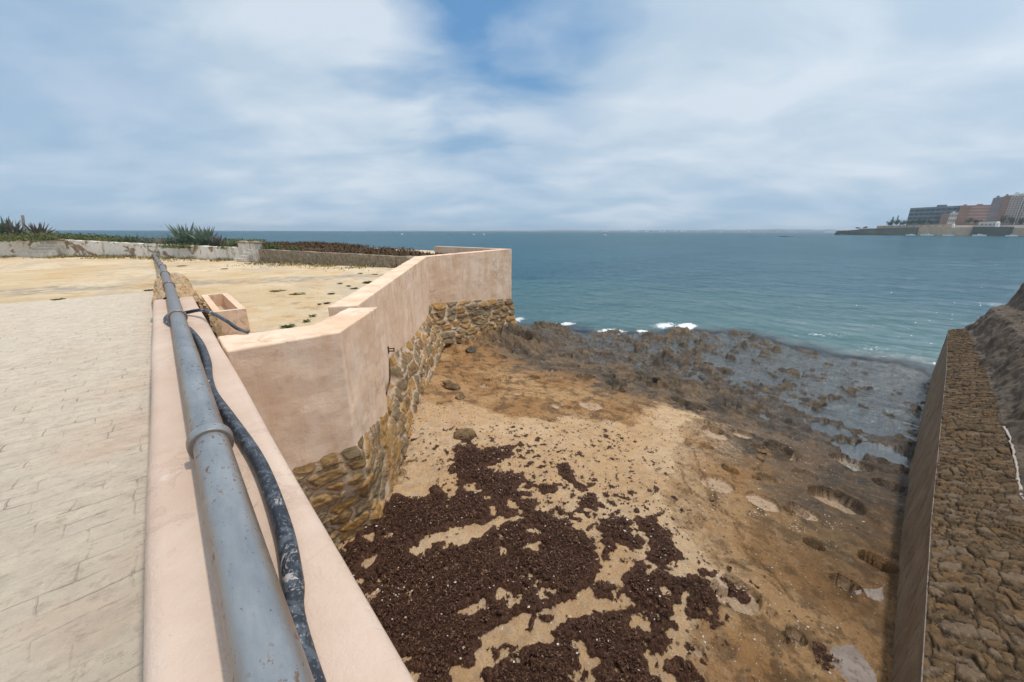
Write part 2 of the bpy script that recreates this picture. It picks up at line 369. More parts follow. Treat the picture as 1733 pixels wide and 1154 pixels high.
# far shore
M['ramp_dark'] = mat_conc('algae_dark_rampart', (.075, .085, .07), (.12, .12, .09), (.05, .055, .045), .03)
M['ramp_tan'] = mat_conc('tan_rampart', (.42, .31, .22), (.5, .38, .27), (.36, .26, .18), .05)
M['brick'] = mat_conc('far_brick', (.36, .19, .15), (.42, .23, .18), (.32, .17, .14), .1)
M['brownb'] = mat_conc('far_brown', (.27, .17, .11), (.33, .22, .15), (.24, .15, .10), .1)
M['cream'] = mat_conc('far_cream', (.62, .55, .48), (.70, .64, .57), (.55, .48, .4), .1)
M['pinkb'] = mat_conc('far_pinkish_balcony', (.44, .27, .22), (.5, .33, .28), (.4, .24, .2), .1)
M['slate'] = mat_conc('far_slate', (.17, .20, .22), (.22, .26, .28), (.15, .18, .2), .1)
M['glassd'] = mat_var('dark_glass', (.035, .065, .085), (.06, .10, .12), .2, .2, .5, 0)
M['white'] = mat_var('white_paint', (.7, .7, .68), (.78, .78, .76), 3, .5, .4, 0)
M['treed'] = mat_var('far_foliage', (.03, .055, .035), (.06, .09, .045), .4, .9, .1, .0)
M['coast'] = mat_var('far_coast_land', (.12, .15, .17), (.18, .21, .23), .004, .9, .1, 0)

# ------------------------------------------------------------ ground shape
px_pits = [  # px, py, width px, depth m, squash, fill pale
 (1415,850,88,.26,1),(1440,783,66,.22,1),(1353,693,50,.20,0),(1332,773,34,.14,1),(1503,822,48,.25,0),(1362,806,44,.06,0),
 (1408,727,62,.14,0),(1424,690,60,.12,0),(1484,955,60,.24,0),(1428,993,48,.2,1),(1243,1008,90,.10,1),(1213,822,60,.06,1),
 (1290,853,60,.05,1),(1237,690,36,.12,0),(1376,927,34,.12,0),(1345,1082,34,.12,1),(1304,1042,18,.06,1),(1178,1108,26,.05,1),
 (1455,712,120,.26,0),(1500,768,90,.24,0),(1440,757,60,.2,0),(1520,705,50,.2,0),(1400,665,60,.16,0),(1255,655,44,.14,0),(1110,655,40,.13,0),
 (930,627,28,.16,1),(966,618,34,.14,0),(876,667,26,.1,1),(846,606,30,.12,0),(1000,688,50,.06,1),(1062,640,48,.1,0),(1075,613,34,.1,0),
 (1120,610,40,.12,0),(1140,655,30,.1,0),(1210,735,50,.08,1),(1085,700,30,.08,0),(905,640,22,.1,0),(855,640,26,.1,0),(1030,715,30,.06,1),
 (1172,640,36,.1,0),(1255,735,40,.1,1),(1400,630,40,.1,0),(1165,690,34,.07,0),(820,655,24,.07,1),(790,585,30,.1,0),(835,655,20,.05,0),
 (1360,870,50,.06,1),(1245,645,40,.12,0),(1330,640,44,.12,0),(1190,600,36,.1,0),(870,590,24,.1,0),(1300,810,26,.05,0),(940,690,24,.05,1)]
def base_h(x, y):
    # tidal rock shelf: 1.4 m at the wall, sea level about 13 m out, edge of the shelf beyond
    edge = pitp(y, [-3, -1, 2, 4, 7, 9, 11, 13, 16, 18], [22, 22.5, 22.5, 22.6, 22.4, 20.6, 18.6, 16.6, 15.8, 15])
    wl = pitp(y, [-3, -1, 0, 2, 4.4, 7, 9, 11, 13, 15, 17], [12.6, 12.4, 12.2, 12.8, 13.6, 14.0, 13.2, 13.0, 14.2, 15.6, 15])
    t = np.clip((x-4.2)/(wl-4.2), 0, 1.)
    h = 1.4-1.34*t**.95
    h = np.where(x > wl, np.interp(y, [1, 4, 9], [.06, .06, .08])-np.interp(y, [3, 8], [.17, .10])*np.clip((x-wl)/3.5, 0, 1.), h)
    return h, wl, edge
PITS = []
for (a, b, w_, dp, pale) in px_pits:
    p = onz(a, b, .9)
    for _ in range(3): p = onz(a, b, float(base_h(p[0], p[1])[0]))
    dist = math.hypot(p[0], p[1]); l = onz(a-w_/2, b, p[2]); r_ = onz(a+w_/2, b, p[2])
    PITS.append((p[0], p[1], .5*math.hypot(*(l-r_)[:2])*.90, dp, pale))
for i in range(90):
    x = random.uniform(6.5, 17); y = random.uniform(-.3, 13)
    PITS.append((x, y, random.uniform(.1, .38)*(.5 if x < 10 else 1), random.uniform(.06, .18), 0))
def poly_w(pts, z=1.2): return [tuple(onz(a, b, z)[:2]) for a, b in pts]
CRACKS = [[(1160,705),(1175,760),(1205,835),(1243,900),(1262,950),(1290,985),(1330,1042)], [(1150,790),(1180,850),(1225,880)], [(1195,965),(1240,985),(1290,1010),(1330,1045)],
          [(790,600),(770,625),(785,650)], [(1090,700),(1160,735),(1200,728)], [(1305,655),(1308,690),(1300,725),(1296,760),(1283,778)]]
SANDP = [(640,905),(672,800),(690,715),(735,690),(760,700),(800,690),(870,712),(960,712),(1060,722),(1120,690),(1185,705),(1150,770),(1135,830),(1165,905),(1215,965),(1190,1010),(1165,1060),(1185,1154),(1185,1400),(400,1400),(400,920)]
Z = lambda pts: [(560+a/2.888, 760+b/2.888) for a, b in pts]
WEED_IN = [Z([(-200,700),(50,470),(240,340),(300,215),(420,240),(520,190),(575,250),(640,200),(590,130),(600,90),(720,100),(900,120),(960,180),(1010,290),(1130,350),(1250,430),(1340,590),(1230,690),(1140,780),(880,820),(700,960),(500,1000),(330,1010),(200,900),(100,800),(-200,900)]),
 Z([(740,1090),(830,1025),(950,960),(1050,930),(1180,830),(1300,800),(1390,795),(1410,660),(1500,560),(1540,470),(1480,360),(1590,345),(1650,430),(1710,520),(1740,640),(1700,780),(1650,900),(1620,1000),(1600,1500),(740,1500)]),
 Z([(1290,350),(1400,330),(1450,370),(1430,430),(1490,500),(1400,480),(1350,560),(1320,430)]), Z([(1250,680),(1330,640),(1385,660),(1380,740),(1280,730)]),
 Z([(930,890),(1000,810),(1030,830),(960,895)]), Z([(1040,810),(1085,820),(1080,845),(1045,840)]), Z([(780,985),(860,930),(910,960),(800,1025)]),
 Z([(340,1040),(560,990),(690,930),(760,950),(690,1060),(560,1050),(480,1100),(370,1060)]), Z([(430,1100),(560,1070),(580,1200),(430,1200)]),
 Z([(1220,250),(1290,220),(1325,300),(1250,290)]), Z([(1090,275),(1200,330),(1250,350),(1130,330)]), Z([(1010,180),(1060,170),(1085,225),(1000,215)]),
 Z([(1120,80),(1160,80),(1240,215),(1200,215),(1140,140)]), Z([(1395,230),(1460,260),(1450,275)]), Z([(590,60),(690,0),(900,0),(880,60),(760,90),(650,110)]),
 [(1158,969),(1205,985),(1222,1060),(1200,1055),(1168,1049)], [(1225,985),(1240,980),(1290,1010),(1285,1022),(1240,998)], [(1375,1090),(1405,1100),(1425,1122),(1440,1125),(1400,1130)],
 [(1128,1120),(1180,1128),(1205,1160),(1140,1160)], [(780,735),(815,765),(800,790),(775,770)], [(1330,1072),(1350,1080),(1345,1098),(1335,1090)]]
WEED_OUT = [Z([(375,500),(440,440),(560,405),(700,375),(820,350),(940,325),(900,360),(800,400),(640,490),(540,480),(450,520)]), Z([(660,165),(750,180),(740,215),(680,215)]), Z([(540,290),(610,262),(640,280),(560,300)]),
 Z([(830,245),(870,240),(940,330),(900,320)]), Z([(940,400),(1010,400),(1010,440),(960,420)]), Z([(920,500),(1010,460),(1030,500),(960,510)]), Z([(1150,335),(1240,350),(1250,410),(1180,390)]), Z([(700,245),(820,230),(820,240),(720,262)]),
 Z([(1050,1100),(1080,1090),(1090,1110)])]
def weed_mask(x, y, z=1.35):
    px, py = proj(x, y, base_h(x, y)[0]+.03)
    jx = (fbm(x*3, y*3, 4, 3, .6)-.5)*30+(fbm(x*11, y*11, 4, 4, .7)-.5)*30; jy = (fbm(x*3, y*3, 4, 30, .6)-.5)*20+(fbm(x*11, y*11, 4, 40, .7)-.5)*20
    a, b = px+jx, py+jy
    mk = np.zeros(px.shape, bool)
    for p in WEED_IN: mk |= inpoly(a, b, p)
    for p in WEED_OUT: mk &= ~inpoly(a, b, p)
    n = fbm(x*9, y*12, 6, 77, .72)
    dens = np.zeros(px.shape)
    for (cx, cy, sx, sy, am) in [(800,790,60,45,.155),(900,800,90,40,.11),(740,870,60,30,.09),(1000,850,70,60,.11),(1100,900,50,60,.13),(1190,1000,35,60,.12),(860,760,90,30,.09),(1040,745,30,14,.11),(720,770,40,40,.07),(1150,1100,60,60,.09),(1010,770,150,50,.06)]:
        dens = np.maximum(dens, am*np.exp(-((px-cx)/sx)**2-((py-cy)/sy)**2))
    mk |= (n > .70-dens*1.0) & (dens > .012)
    mk &= ~((fbm(x*5+9, y*5, 5, 78, .7) > .60) & (fbm(x*.9, y*.9, 3, 79) > .47))
    mk &= (y < 9) & (x < 8)
    return mk
def ground(x, y):
    h, wl, edge = base_h(x, y)
    px, py = proj(x, y, np.clip(h, 0, 2))
    j = (fbm(x*1.6, y*1.6, 4, 8)-.5)*60+(fbm(x*8, y*8, 4, 9, .7)-.5)*30
    sand = inpoly(px+j, py+j*.5, SANDP).astype(float)
    s2 = inpoly(px+j*1.3+6, py+j*.6+6, SANDP).astype(float); sand = .5*sand+.5*s2
    seaw = ss(8.5, 12.5, x)*np.maximum(np.interp(y, [3, 8], [.30, .42]), ss(13.5, 16.5, x)*.75)                                   # rougher towards the sea
    big = fbm(x*.55, y*.8, 5, 21)-.5
    rid = 1-np.abs(fbm(x*.9+2, y*1.5, 4, 33)*2-1)
    rough = fbm(x*3.1, y*3.9, 5, 44, .6)-.5
    wx = x*.9+(fbm(x*.8, y*.8, 3, 12)-.5)*1.6; wy = y*1.25+(fbm(x*.8+9, y*.8, 3, 13)-.5)*1.6
    f1, f2, idv = worley(wx, wy, 5, .95)
    slabs = (idv-.45)*ss(.02, .16, f2-f1)
    hh = h+big*(.10+.22*seaw)+rough*(.06+.10*seaw)+slabs*(.02+.22*seaw)+(rid-.8)*.12*seaw
    hh = hh-.03*ss(wl-1., wl+2., x)*ss(edge+1, edge-1., x)+.03
    f1b, f2b, idb = worley(x*2.2+rough*1.5, y*3.+rough, 15, .95)
    hh += (idb-.5)*.10*seaw*ss(.03, .15, f2b-f1b)
    rg8 = 1-np.abs(fbm(x*6, y*7, 4, 46, .6)*2-1); hh += ((rg8-.8)*.10+(fbm(x*16, y*18, 3, 47, .7)-.5)*.05)*(.25+.9*seaw)
    f1c, f2c, idc = worley(x*1.25+rough*.8, y*1.5+rough*.8, 25, .95); hh += (idc > .52)*ss(.46, .12, f1c+rough*.25)*(.05+.22*idc**2)*ss(11.5, 13.5, x)*np.interp(y, [1, 5, 8, 11], [.35, 1, 1, .6])
    f1c, f2c, idc = worley(x*2.6+rough, y*3.1+rough, 26, .95); hh += (idc > .5)*ss(.5, .15, f1c+rough*.3)*(.03+.08*idc)*ss(10.5, 13, x)*np.interp(y, [6, 9], [1, .5])
    pale = np.zeros(x.shape); pitm = np.zeros(x.shape)
    for (a, b, r_, dp, pl) in PITS:
        bb = (np.abs(x-a) < r_*2.4) & (np.abs(y-b) < r_*2.4)
        if not bb.any(): continue
        xx, yy = x[bb], y[bb]
        d = np.hypot((xx-a), (yy-b)*1.05)/r_+(fbm(xx*1.2/r_+a, yy*1.2/r_+b, 3, 61)-.5)*.22
        cut = ss(1.03, .95, d)
        hh[bb] -= dp*cut*(.85+.3*ss(1, .2, d)); hh[bb] += .025*ss(1.5, 1.05, d)*(1-cut)
        pitm[bb] = np.maximum(pitm[bb], cut)
        if pl: pale[bb] = np.maximum(pale[bb], ss(1.0, .9, d))
    crk = np.full(x.shape, 9.)
    for li in CRACKS:
        q = poly_w(li, 1.); wxx = x+(fbm(x*3, y*3, 3, 71)-.5)*.3; wyy = y+(fbm(x*3, y*3, 3, 72)-.5)*.3
        for (x1, y1), (x2, y2) in zip(q[:-1], q[1:]):
            t = np.clip(((wxx-x1)*(x2-x1)+(wyy-y1)*(y2-y1))/((x2-x1)**2+(y2-y1)**2), 0, 1)
            crk = np.minimum(crk, np.hypot(wxx-x1-t*(x2-x1), wyy-y1-t*(y2-y1)))
    near = ss(11.8, 10.8, x)
    hh -= .05*ss(.035, .0, crk)*near+.10*ss(.28, .08, crk)*(1-near)
    # sand: smooth, slightly proud of rock
    sh = h+.05+(fbm(x*.8, y*.8, 3, 91)-.5)*.10+(fbm(x*6, y*6, 3, 92)-.5)*.02
    hh = hh*(1-sand)+sh*sand
    # natural rock bank rising to the foot of the outer wall
    bank = ss(3.4, .6, 13.9-y+.0*x)*ss(7.5, 9., x)*ss(14.6, 12.6, x)
    hh += bank*(.35+.5*slabs+.9*(rid-.7)*.8+rough*.5)
    # edge of the shelf, then deep
    e2 = edge+(fbm(x*.5, y*.5, 4, 55)-.5)*3.5
    off = ss(-.3, 3.0, x-e2)
    hh = hh*(1-off)+(-2.6)*off-np.clip(x-e2-3, 0, 60)*.05
    lip = np.exp(-((x-e2+.6)/.9)**2)*ss(.45, .7, fbm(x*.9, y*.9, 3, 56))*ss(6, 9, y); hh += lip*.22
    north = ss(15.5, 18, y); hh = hh*(1-north)+np.minimum(hh, -1.5)*north
    return hh, sand, pale, pitm, wl, slabs, rough, idb, crk, seaw
def polar(r0, r1, nr, a0, a1, na):
    r = r0*(r1/r0)**(np.linspace(0, 1, nr)); a = np.radians(np.linspace(a0, a1, na))
    A, Rr = np.meshgrid(a, r); return Rr*np.sin(A), Rr*np.cos(A)
NR, NA = 980, 860
gx, gy = polar(1.0, 46, NR, -4, 101, NA)
gh, sand, pale, pitm, wl, slabs, rough, idb, crk, seaw = ground(gx.ravel(), gy.ravel())
fx, fy = gx.ravel(), gy.ravel()
fh = gh
def lerp(a, b, t): t = np.asarray(t)[..., None]; return a*(1-t)+b*t
A = lambda *c: np.array(c, float)
n1 = fbm(fx*.9, fy*1.1, 5, 101); n2 = fbm(fx*3.7, fy*4, 5, 102, .6); n3 = fbm(fx*14, fy*15, 4, 103, .65)
rockc = lerp(A(.36, .205, .095), A(.50, .315, .165), ss(.35, .65, n1)); rockc = lerp(rockc, A(.115, .076, .044), ss(.48, .66, n2)*.7); rockc = lerp(rockc, A(.17, .125, .08), ss(3.5, .8, fy)*ss(5., 9, fx)*ss(.35, .6, n1+n2*.3)*.42)
rockc = lerp(rockc, A(.33, .19, .085), ss(.55, .7, fbm(fx*1.3+7, fy*1.3, 4, 104))*.45)
# dark algae/wet bands towards the sea, then painted shade at the rampart foot
dist2 = fx-(wl-5.0)+(n1-.5)*3.4+(n2-.5)*1.6
darkb = ss(-.6, 2.6, dist2)
rightd = ss(2.6, -.3, fy)*ss(7, 11, fx)
darkb = np.maximum(darkb, rightd*.8)
olive = lerp(A(.06, .043, .026), A(.105, .078, .052), ss(.4, .6, n3)); olive = lerp(olive, A(.15, .115, .055), (idb > .62)*.7*seaw)
olive = lerp(olive, A(.05, .042, .038), ss(.5, .68, n2))
tanp = ss(.50, .62, fbm(fx*1.0+3, fy*1.5, 4, 107))*ss(.08, .25, fh)
olive = lerp(olive, A(.22, .15, .09), tanp*.6)
rockc = lerp(rockc, olive, darkb)
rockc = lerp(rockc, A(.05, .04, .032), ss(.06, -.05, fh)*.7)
wall_shade = ss(1.5, -.3, fy+(n2-.5)*1.6)*ss(4., 6.5, fx); rockc = lerp(rockc, A(.07, .052, .036), wall_shade*.5)  # shade along the rampart wall's foot, painted into the rock colour
sandc = lerp(A(.60, .395, .225), A(.68, .48, .305), ss(.4, .62, n1)); sandc = lerp(sandc, A(.46, .30, .17), ss(.54, .7, n2)*.5)
sandc = lerp(sandc, A(.50, .42, .34), ss(.5, .68, n3)*.35)
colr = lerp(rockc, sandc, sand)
colr = lerp(colr, A(.62, .46, .33), np.clip(pale*(.6+.6*n3), 0, 1)*.95)
qpx, qpy = proj(fx, fy, np.clip(fh, 0, 2)); jj = (fbm(fx*1.3, fy*1.3, 4, 18)-.5)*80; halo = sum(inpoly(qpx-o_+jj, qpy-o_*.25+jj*.5, SANDP).astype(float) for o_ in (15, 35, 60, 90))/4
colr = lerp(colr, sandc*.86, np.clip(halo*(1-sand)*(.25+.9*ss(.35, .65, n3)), 0, .75)*(1-pale))
wet = np.clip(darkb*.55+ss(.25, .02, fh)*.6, 0, 1)*(1-sand)
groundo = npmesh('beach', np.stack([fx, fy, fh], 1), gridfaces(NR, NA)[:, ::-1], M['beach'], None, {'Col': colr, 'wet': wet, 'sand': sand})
tag(groundo, kind='structure')
# wide sea bed so that the terrain sheet reaches under the sea and land
s = MB().add([(-14000, -14000, -5.5), (14000, -14000, -5.5), (14000, 14000, -5.5), (-14000, 14000, -5.5)], [(0, 1, 2, 3)]).build('sea_bed', M['rockg']); tag(s, kind='structure')
def hs(x, y):
    x = np.atleast_1d(np.asarray(x, float)); y = np.atleast_1d(np.asarray(y, float)); return ground(x, y)[0]
def gheight_fast():      # nearest vertex lookup on the polar sheet
    def f(x, y):
        r = np.hypot(x, y); a = np.degrees(np.arctan2(x, y))
        i = np.clip(np.round(np.log(r/1.0)/math.log(46.)*(NR-1)), 0, NR-1).astype(int); j = np.clip(np.round((a+4)/105*(NA-1)), 0, NA-1).astype(int)
        return fh[i*NA+j]
    return f
GH = gheight_fast()

# ------------------------------------------------------------ sea
def mat_sea():
    k = N('sea_water'); p = k.pos(); dep = k.attr('depth'); foam = k.attr('foam')
    w1 = k.noise(k.map(p, (1, .55, 1), (0, 0, R(-25))), 1.1, 5, .6, .5); w2 = k.noise(k.map(p, (.5, 1, 1), (0, 0, R(20))), .23, 4, .55, .3)
    w3 = k.noise(k.map(p, (1.3, .45, 1), (0, 0, R(-20))), 4.5, 5, .65, .6)
    h = k.math('ADD', k.math('MULTIPLY', w1, .30), k.math('ADD', k.math('MULTIPLY', w2, 1.2), k.math('MULTIPLY', w3, .12)))
    sh = k.n('ShaderNodeMapRange', Value=dep, From__Min=.0, From__Max=1.4, To__Min=1.0, To__Max=1.).outputs[0]
    sh = k.math('MULTIPLY', sh, k.attr('rip'))
    nb = k.n('ShaderNodeBump', Height=h, Distance=.38, Strength=sh).outputs[0]
    big = k.ramp(k.noise(k.map(p, (.012, .05, 1), (0, 0, R(45))), 1., 4, .6), (.4, 0), (.6, 1))
    deep = k.mix(big, (.014, .070, .10), (.024, .092, .122))
    teal = (.045, .115, .11)
    c = k.mix(k.n('ShaderNodeMapRange', Value=dep, From__Min=2.2, From__Max=4.2).outputs[0], teal, deep)
    body = k.n('ShaderNodeBsdfDiffuse', Color=c)
    tr = k.n('ShaderNodeBsdfTransparent', Color=(.86, .93, .95))
    op = k.n('ShaderNodeMapRange', Value=dep, From__Min=.1, From__Max=2.4, To__Min=.0, To__Max=1.).outputs[0]
    mb = k.n('ShaderNodeMixShader', i0=op, i1=tr, i2=body)
    fr = k.n('ShaderNodeFresnel', IOR=1.33, Normal=nb).outputs[0]
    gl = k.n('ShaderNodeBsdfGlossy', Color=(.95, .97, 1.), Roughness=.12, Normal=nb)
    ms = k.n('ShaderNodeMixShader', i0=k.math('MULTIPLY', k.math('MINIMUM', fr, .25), k.n('ShaderNodeMapRange', Value=dep, From__Min=.1, From__Max=.8, To__Min=.7, To__Max=1.).outputs[0]), i1=mb, i2=gl)
    fn = k.noise(p, 5.5, 6, .75, 1.)
    ff = k.ramp(k.math('ADD', k.math('MULTIPLY', foam, .55), k.math('MULTIPLY', fn, .8)), (.64, 0), (.76, 1))
    wd = k.n('ShaderNodeBsdfDiffuse', Color=(.8, .83, .84))
    fs = k.n('ShaderNodeMixShader', i0=k.math('MULTIPLY', ff, .9), i1=ms, i2=wd)
    k.t.links.new(fs.outputs[0], k.out.inputs[0]); return k.m
NR2, NA2 = 820, 760
sx, sy = polar(6., 13500, NR2, -60, 140, NA2); sx = sx.ravel(); sy = sy.ravel()
bh = np.full(sx.shape, -4.5); inn = (np.hypot(sx, sy) < 45) & (sx > 5); aa = np.degrees(np.arctan2(sx, sy))
bh[inn] = ground(sx[inn], sy[inn])[0]
depth = np.clip(-bh, 0, 5)
rr = np.hypot(sx, sy); amp = np.clip(depth/1.5, .04, 1)*np.clip(1.3-rr/260, 0, 1)
wav = (fbm(sx*.35+sy*.1, sy*.18, 4, 201)-.5)*.36+(fbm(sx*1.6, sy*.9, 3, 202)-.5)*.14
edge_s = base_h(sx, sy)[2]+(fbm(sx*.5, sy*.5, 4, 55)-.5)*3.5
foam = np.exp(-((sx-edge_s+.3)/1.2)**2)*ss(.34, .62, fbm(sx*.45, sy*.45, 3, 203))
qx, qy = proj(sx, sy, 0*sx)
for (a, b, w_, hh_, am) in [(1035,560,34,7,1.5),(1125,551,28,6,1.6),(1085,560,16,5,1.2),(1480,590,60,9,.62),(880,540,16,5,1.),(1390,565,60,7,.5),(1500,605,50,9,.55),(960,548,18,4,.9),(1160,553,20,5,1.)]:
    foam = np.maximum(foam*.9, am*np.exp(-((qx-a)/w_)**2-((qy-b)/hh_)**2)*(.6+1.1*fbm(sx*1.5, sy*1.5, 3, 207)))
foam = np.where(inn, foam, 0)+ss(.3, .05, depth)*0
sea = npmesh('sea', np.stack([sx, sy, wav*amp], 1), gridfaces(NR2, NA2)[:, ::-1], mat_sea(), None, {'depth': depth, 'foam': foam, 'rip': np.where(inn, .05+.95*ss(.8, 3.5, sx-base_h(sx, sy)[1]), 1.)})
tag(sea, kind='structure')

# ------------------------------------------------------------ seaweed: mounded crust + loose curled fronds
nr, na = 620, 620
wx, wy = polar(1.6, 9.5, nr, 5, 88, na); wx = wx.ravel(); wy = wy.ravel()
mk = weed_mask(wx, wy)
m2 = mk.reshape(nr, na).astype(float)
soft = m2.copy()
for _ in range(7):
    soft[1:-1, 1:-1] = (soft[1:-1, 1:-1]*2+soft[:-2, 1:-1]+soft[2:, 1:-1]+soft[1:-1, :-2]+soft[1:-1, 2:])/6
soft = soft.ravel()
wz = GH(wx, wy)+np.where(soft > .05, .002+soft**2*.045+(fbm(wx*5, wy*5, 6, 301, .72)-.5)*.10*soft**2+(fbm(wx*30, wy*30, 3, 302, .7)-.5)*.04*soft, -.03)
gf = gridfaces(nr, na)[:, ::-1]; keep = (soft[gf] > .32).all(1); gf = gf[keep]
used = np.unique(gf); remap = np.full(len(wx), -1); remap[used] = np.arange(len(used))
V1 = np.stack([wx, wy, wz], 1)[used]; F1 = remap[gf]; rn1 = vn(wx[used]*90, wy[used]*90, 5)
# fronds
cand = 1100000
ex = rng.uniform(0, 7.2, cand); ey = rng.uniform(-.4, 8.5, cand); rr_ = np.hypot(ex, ey)
kp = (rng.random(cand) < np.clip(3.6/rr_**1.15, .12, 1)) & (rr_ > 1.7); ex, ey = ex[kp], ey[kp]
kp = weed_mask(ex, ey) & (ey < 8.3); ex, ey = ex[kp], ey[kp]; n = len(ex); print('fronds', n)
rim = (~(weed_mask(ex+.09, ey) & weed_mask(ex-.09, ey) & weed_mask(ex, ey+.09) & weed_mask(ex, ey-.09))).astype(float); ez = GH(ex, ey)+.006+rng.random(n)*(.012+.045*(1-rim))+.02*(1-rim); th = rng.uniform(0, 2*math.pi, n); L = rng.uniform(.004, .019, n)*(1+np.hypot(ex, ey)*.06); wdt = L*rng.uniform(.2, .5, n)
tilt = rng.uniform(-.75, .75, n)*(1-.65*rim); keepm = rng.random(n) < (1-.45*rim); dx = np.stack([np.cos(th)*np.cos(tilt), np.sin(th)*np.cos(tilt), np.sin(tilt)], 1); sd = np.stack([-np.sin(th), np.cos(th), rng.uniform(-.7, .7, n)], 1)
C0 = np.stack([ex, ey, ez], 1); bend = np.stack([0*L, 0*L, L*.35], 1)
C0, dx, sd, L, wdt = C0[keepm], dx[keepm], sd[keepm], L[keepm], wdt[keepm]*rng.choice([.6, 1., 1.3], keepm.sum()); sd[:, 2] *= .5; n = len(C0); bend = np.stack([0*L, 0*L, L*.3], 1)
P = [C0-dx*L[:, None]-sd*wdt[:, None]*.4, C0-dx*L[:, None]+sd*wdt[:, None]*.4, C0+bend+sd*wdt[:, None], C0+bend-sd*wdt[:, None], C0+dx*L[:, None]+sd*wdt[:, None]*.3, C0+dx*L[:, None]-sd*wdt[:, None]*.3]
V2 = np.stack(P, 1).reshape(-1, 3); b_ = np.arange(n)[:, None]*6
F2 = np.concatenate([b_+np.array([[0, 1, 2, 3]]), b_+np.array([[3, 2, 4, 5]])]); rn2 = np.repeat(rng.random(n), 6)
so = npmesh('seaweed', np.concatenate([V1, V2]), np.concatenate([F1, F2+len(V1)]), M['weed'], None, {'rnd': np.concatenate([rn1, rn2])}, smooth=False)
tag(so, 'dark brown drifts of dried seaweed washed up on the sand below the parapet', 'seaweed', kind='stuff')

# ------------------------------------------------------------ broken shells and pebbles
def bits(name, xs, ys, sizes, mat, label, cat, lift=.0):
    n = len(xs); zs = GH(xs, ys)+sizes*.25+lift
    oc = np.array([[1, 0, 0], [0, 1, 0], [-1, 0, 0], [0, -1, 0], [0, 0, .6], [0, 0, -.5]], float)
    th = rng.uniform(0, 6.28, n); cs, sn = np.cos(th), np.sin(th); sc3 = np.stack([sizes, sizes*rng.uniform(.45, 1, n), sizes*rng.uniform(.3, .8, n)], 1)
    loc = oc[None]*sc3[:, None]*(1+rng.uniform(-.25, .25, (n, 6, 1)))
    X = loc[..., 0]*cs[:, None]-loc[..., 1]*sn[:, None]; Y = loc[..., 0]*sn[:, None]+loc[..., 1]*cs[:, None]
    V = np.stack([X+xs[:, None], Y+ys[:, None], loc[..., 2]+zs[:, None]], -1).reshape(-1, 3)
    f = np.array([[0, 1, 4], [1, 2, 4], [2, 3, 4], [3, 0, 4], [1, 0, 5], [2, 1, 5], [3, 2, 5], [0, 3, 5]])
    o = npmesh(name, V, (np.arange(n)[:, None, None]*6+f[None]).reshape(-1, 3), mat, smooth=False); return tag(o, label, cat, kind='stuff')
cand = 60000; ex = rng.uniform(.5, 12, cand); ey = rng.uniform(-.4, 11, cand); qx, qy = proj(ex, ey, 1.2+0*ex)
dn = .035+.05*inpoly(qx, qy, SANDP)
for (a, b, s1, s2, am) in [(745,740,55,40,.9),(700,790,25,50,.4),(900,790,90,50,.25),(1030,880,40,50,.35),(690,1025,35,22,.9),(760,1020,40,20,.3),(1213,822,22,14,.9),(1200,845,20,15,.5),(1290,855,22,7,.9),(1250,1010,28,18,.8),(1360,872,22,10,.7),(1425,995,14,6,.9),(1345,1085,12,12,.7),(1305,1042,8,8,.9),
        (1180,1105,12,12,.8),(740,600,25,10,.4),(1235,725,25,18,.6),(1000,690,30,8,.5),(1410,855,30,16,.4),(770,1000,200,120,.06),(1060,790,60,60,.15),(960,690,60,8,.3),(1390,750,60,30,.06)]:
    dn = np.maximum(dn, am*np.exp(-((qx-a)/s1)**2-((qy-b)/s2)**2))
kp = (rng.random(cand) < dn) & (np.hypot(ex, ey) > 1.8) & (ey-1.0 < pitp(ex, [0, 1.6, 2.7, 3.6, 6.4, 8.2, 12], [4.4, 4.3, 5., 6.5, 9.9, 12, 12])-.15); ex, ey = ex[kp], ey[kp]; print('shells', len(ex))
mw = weed_mask(ex, ey); k9 = ~mw | (rng.random(len(ex)) < .75); ex, ey, mw = ex[k9], ey[k9], mw[k9]; lf = np.where(mw, .075, 0.)
bits('shells', ex, ey, rng.uniform(.004, .016, len(ex))*(1+.5*(rng.random(len(ex)) > .93)), M['shell'], 'pale broken shells and pebbles strewn over the sand and in the rock hollows', 'shells', lf)
cand = 16000; ex = rng.uniform(3, 12, cand); ey = rng.uniform(-.4, 11, cand)
kp = (rng.random(cand) < .22); ex, ey = ex[kp], ey[kp]
bits('gravel', ex, ey, rng.uniform(.008, .03, len(ex)), M['rock'], 'small brown stones scattered over the tidal rock', 'gravel')

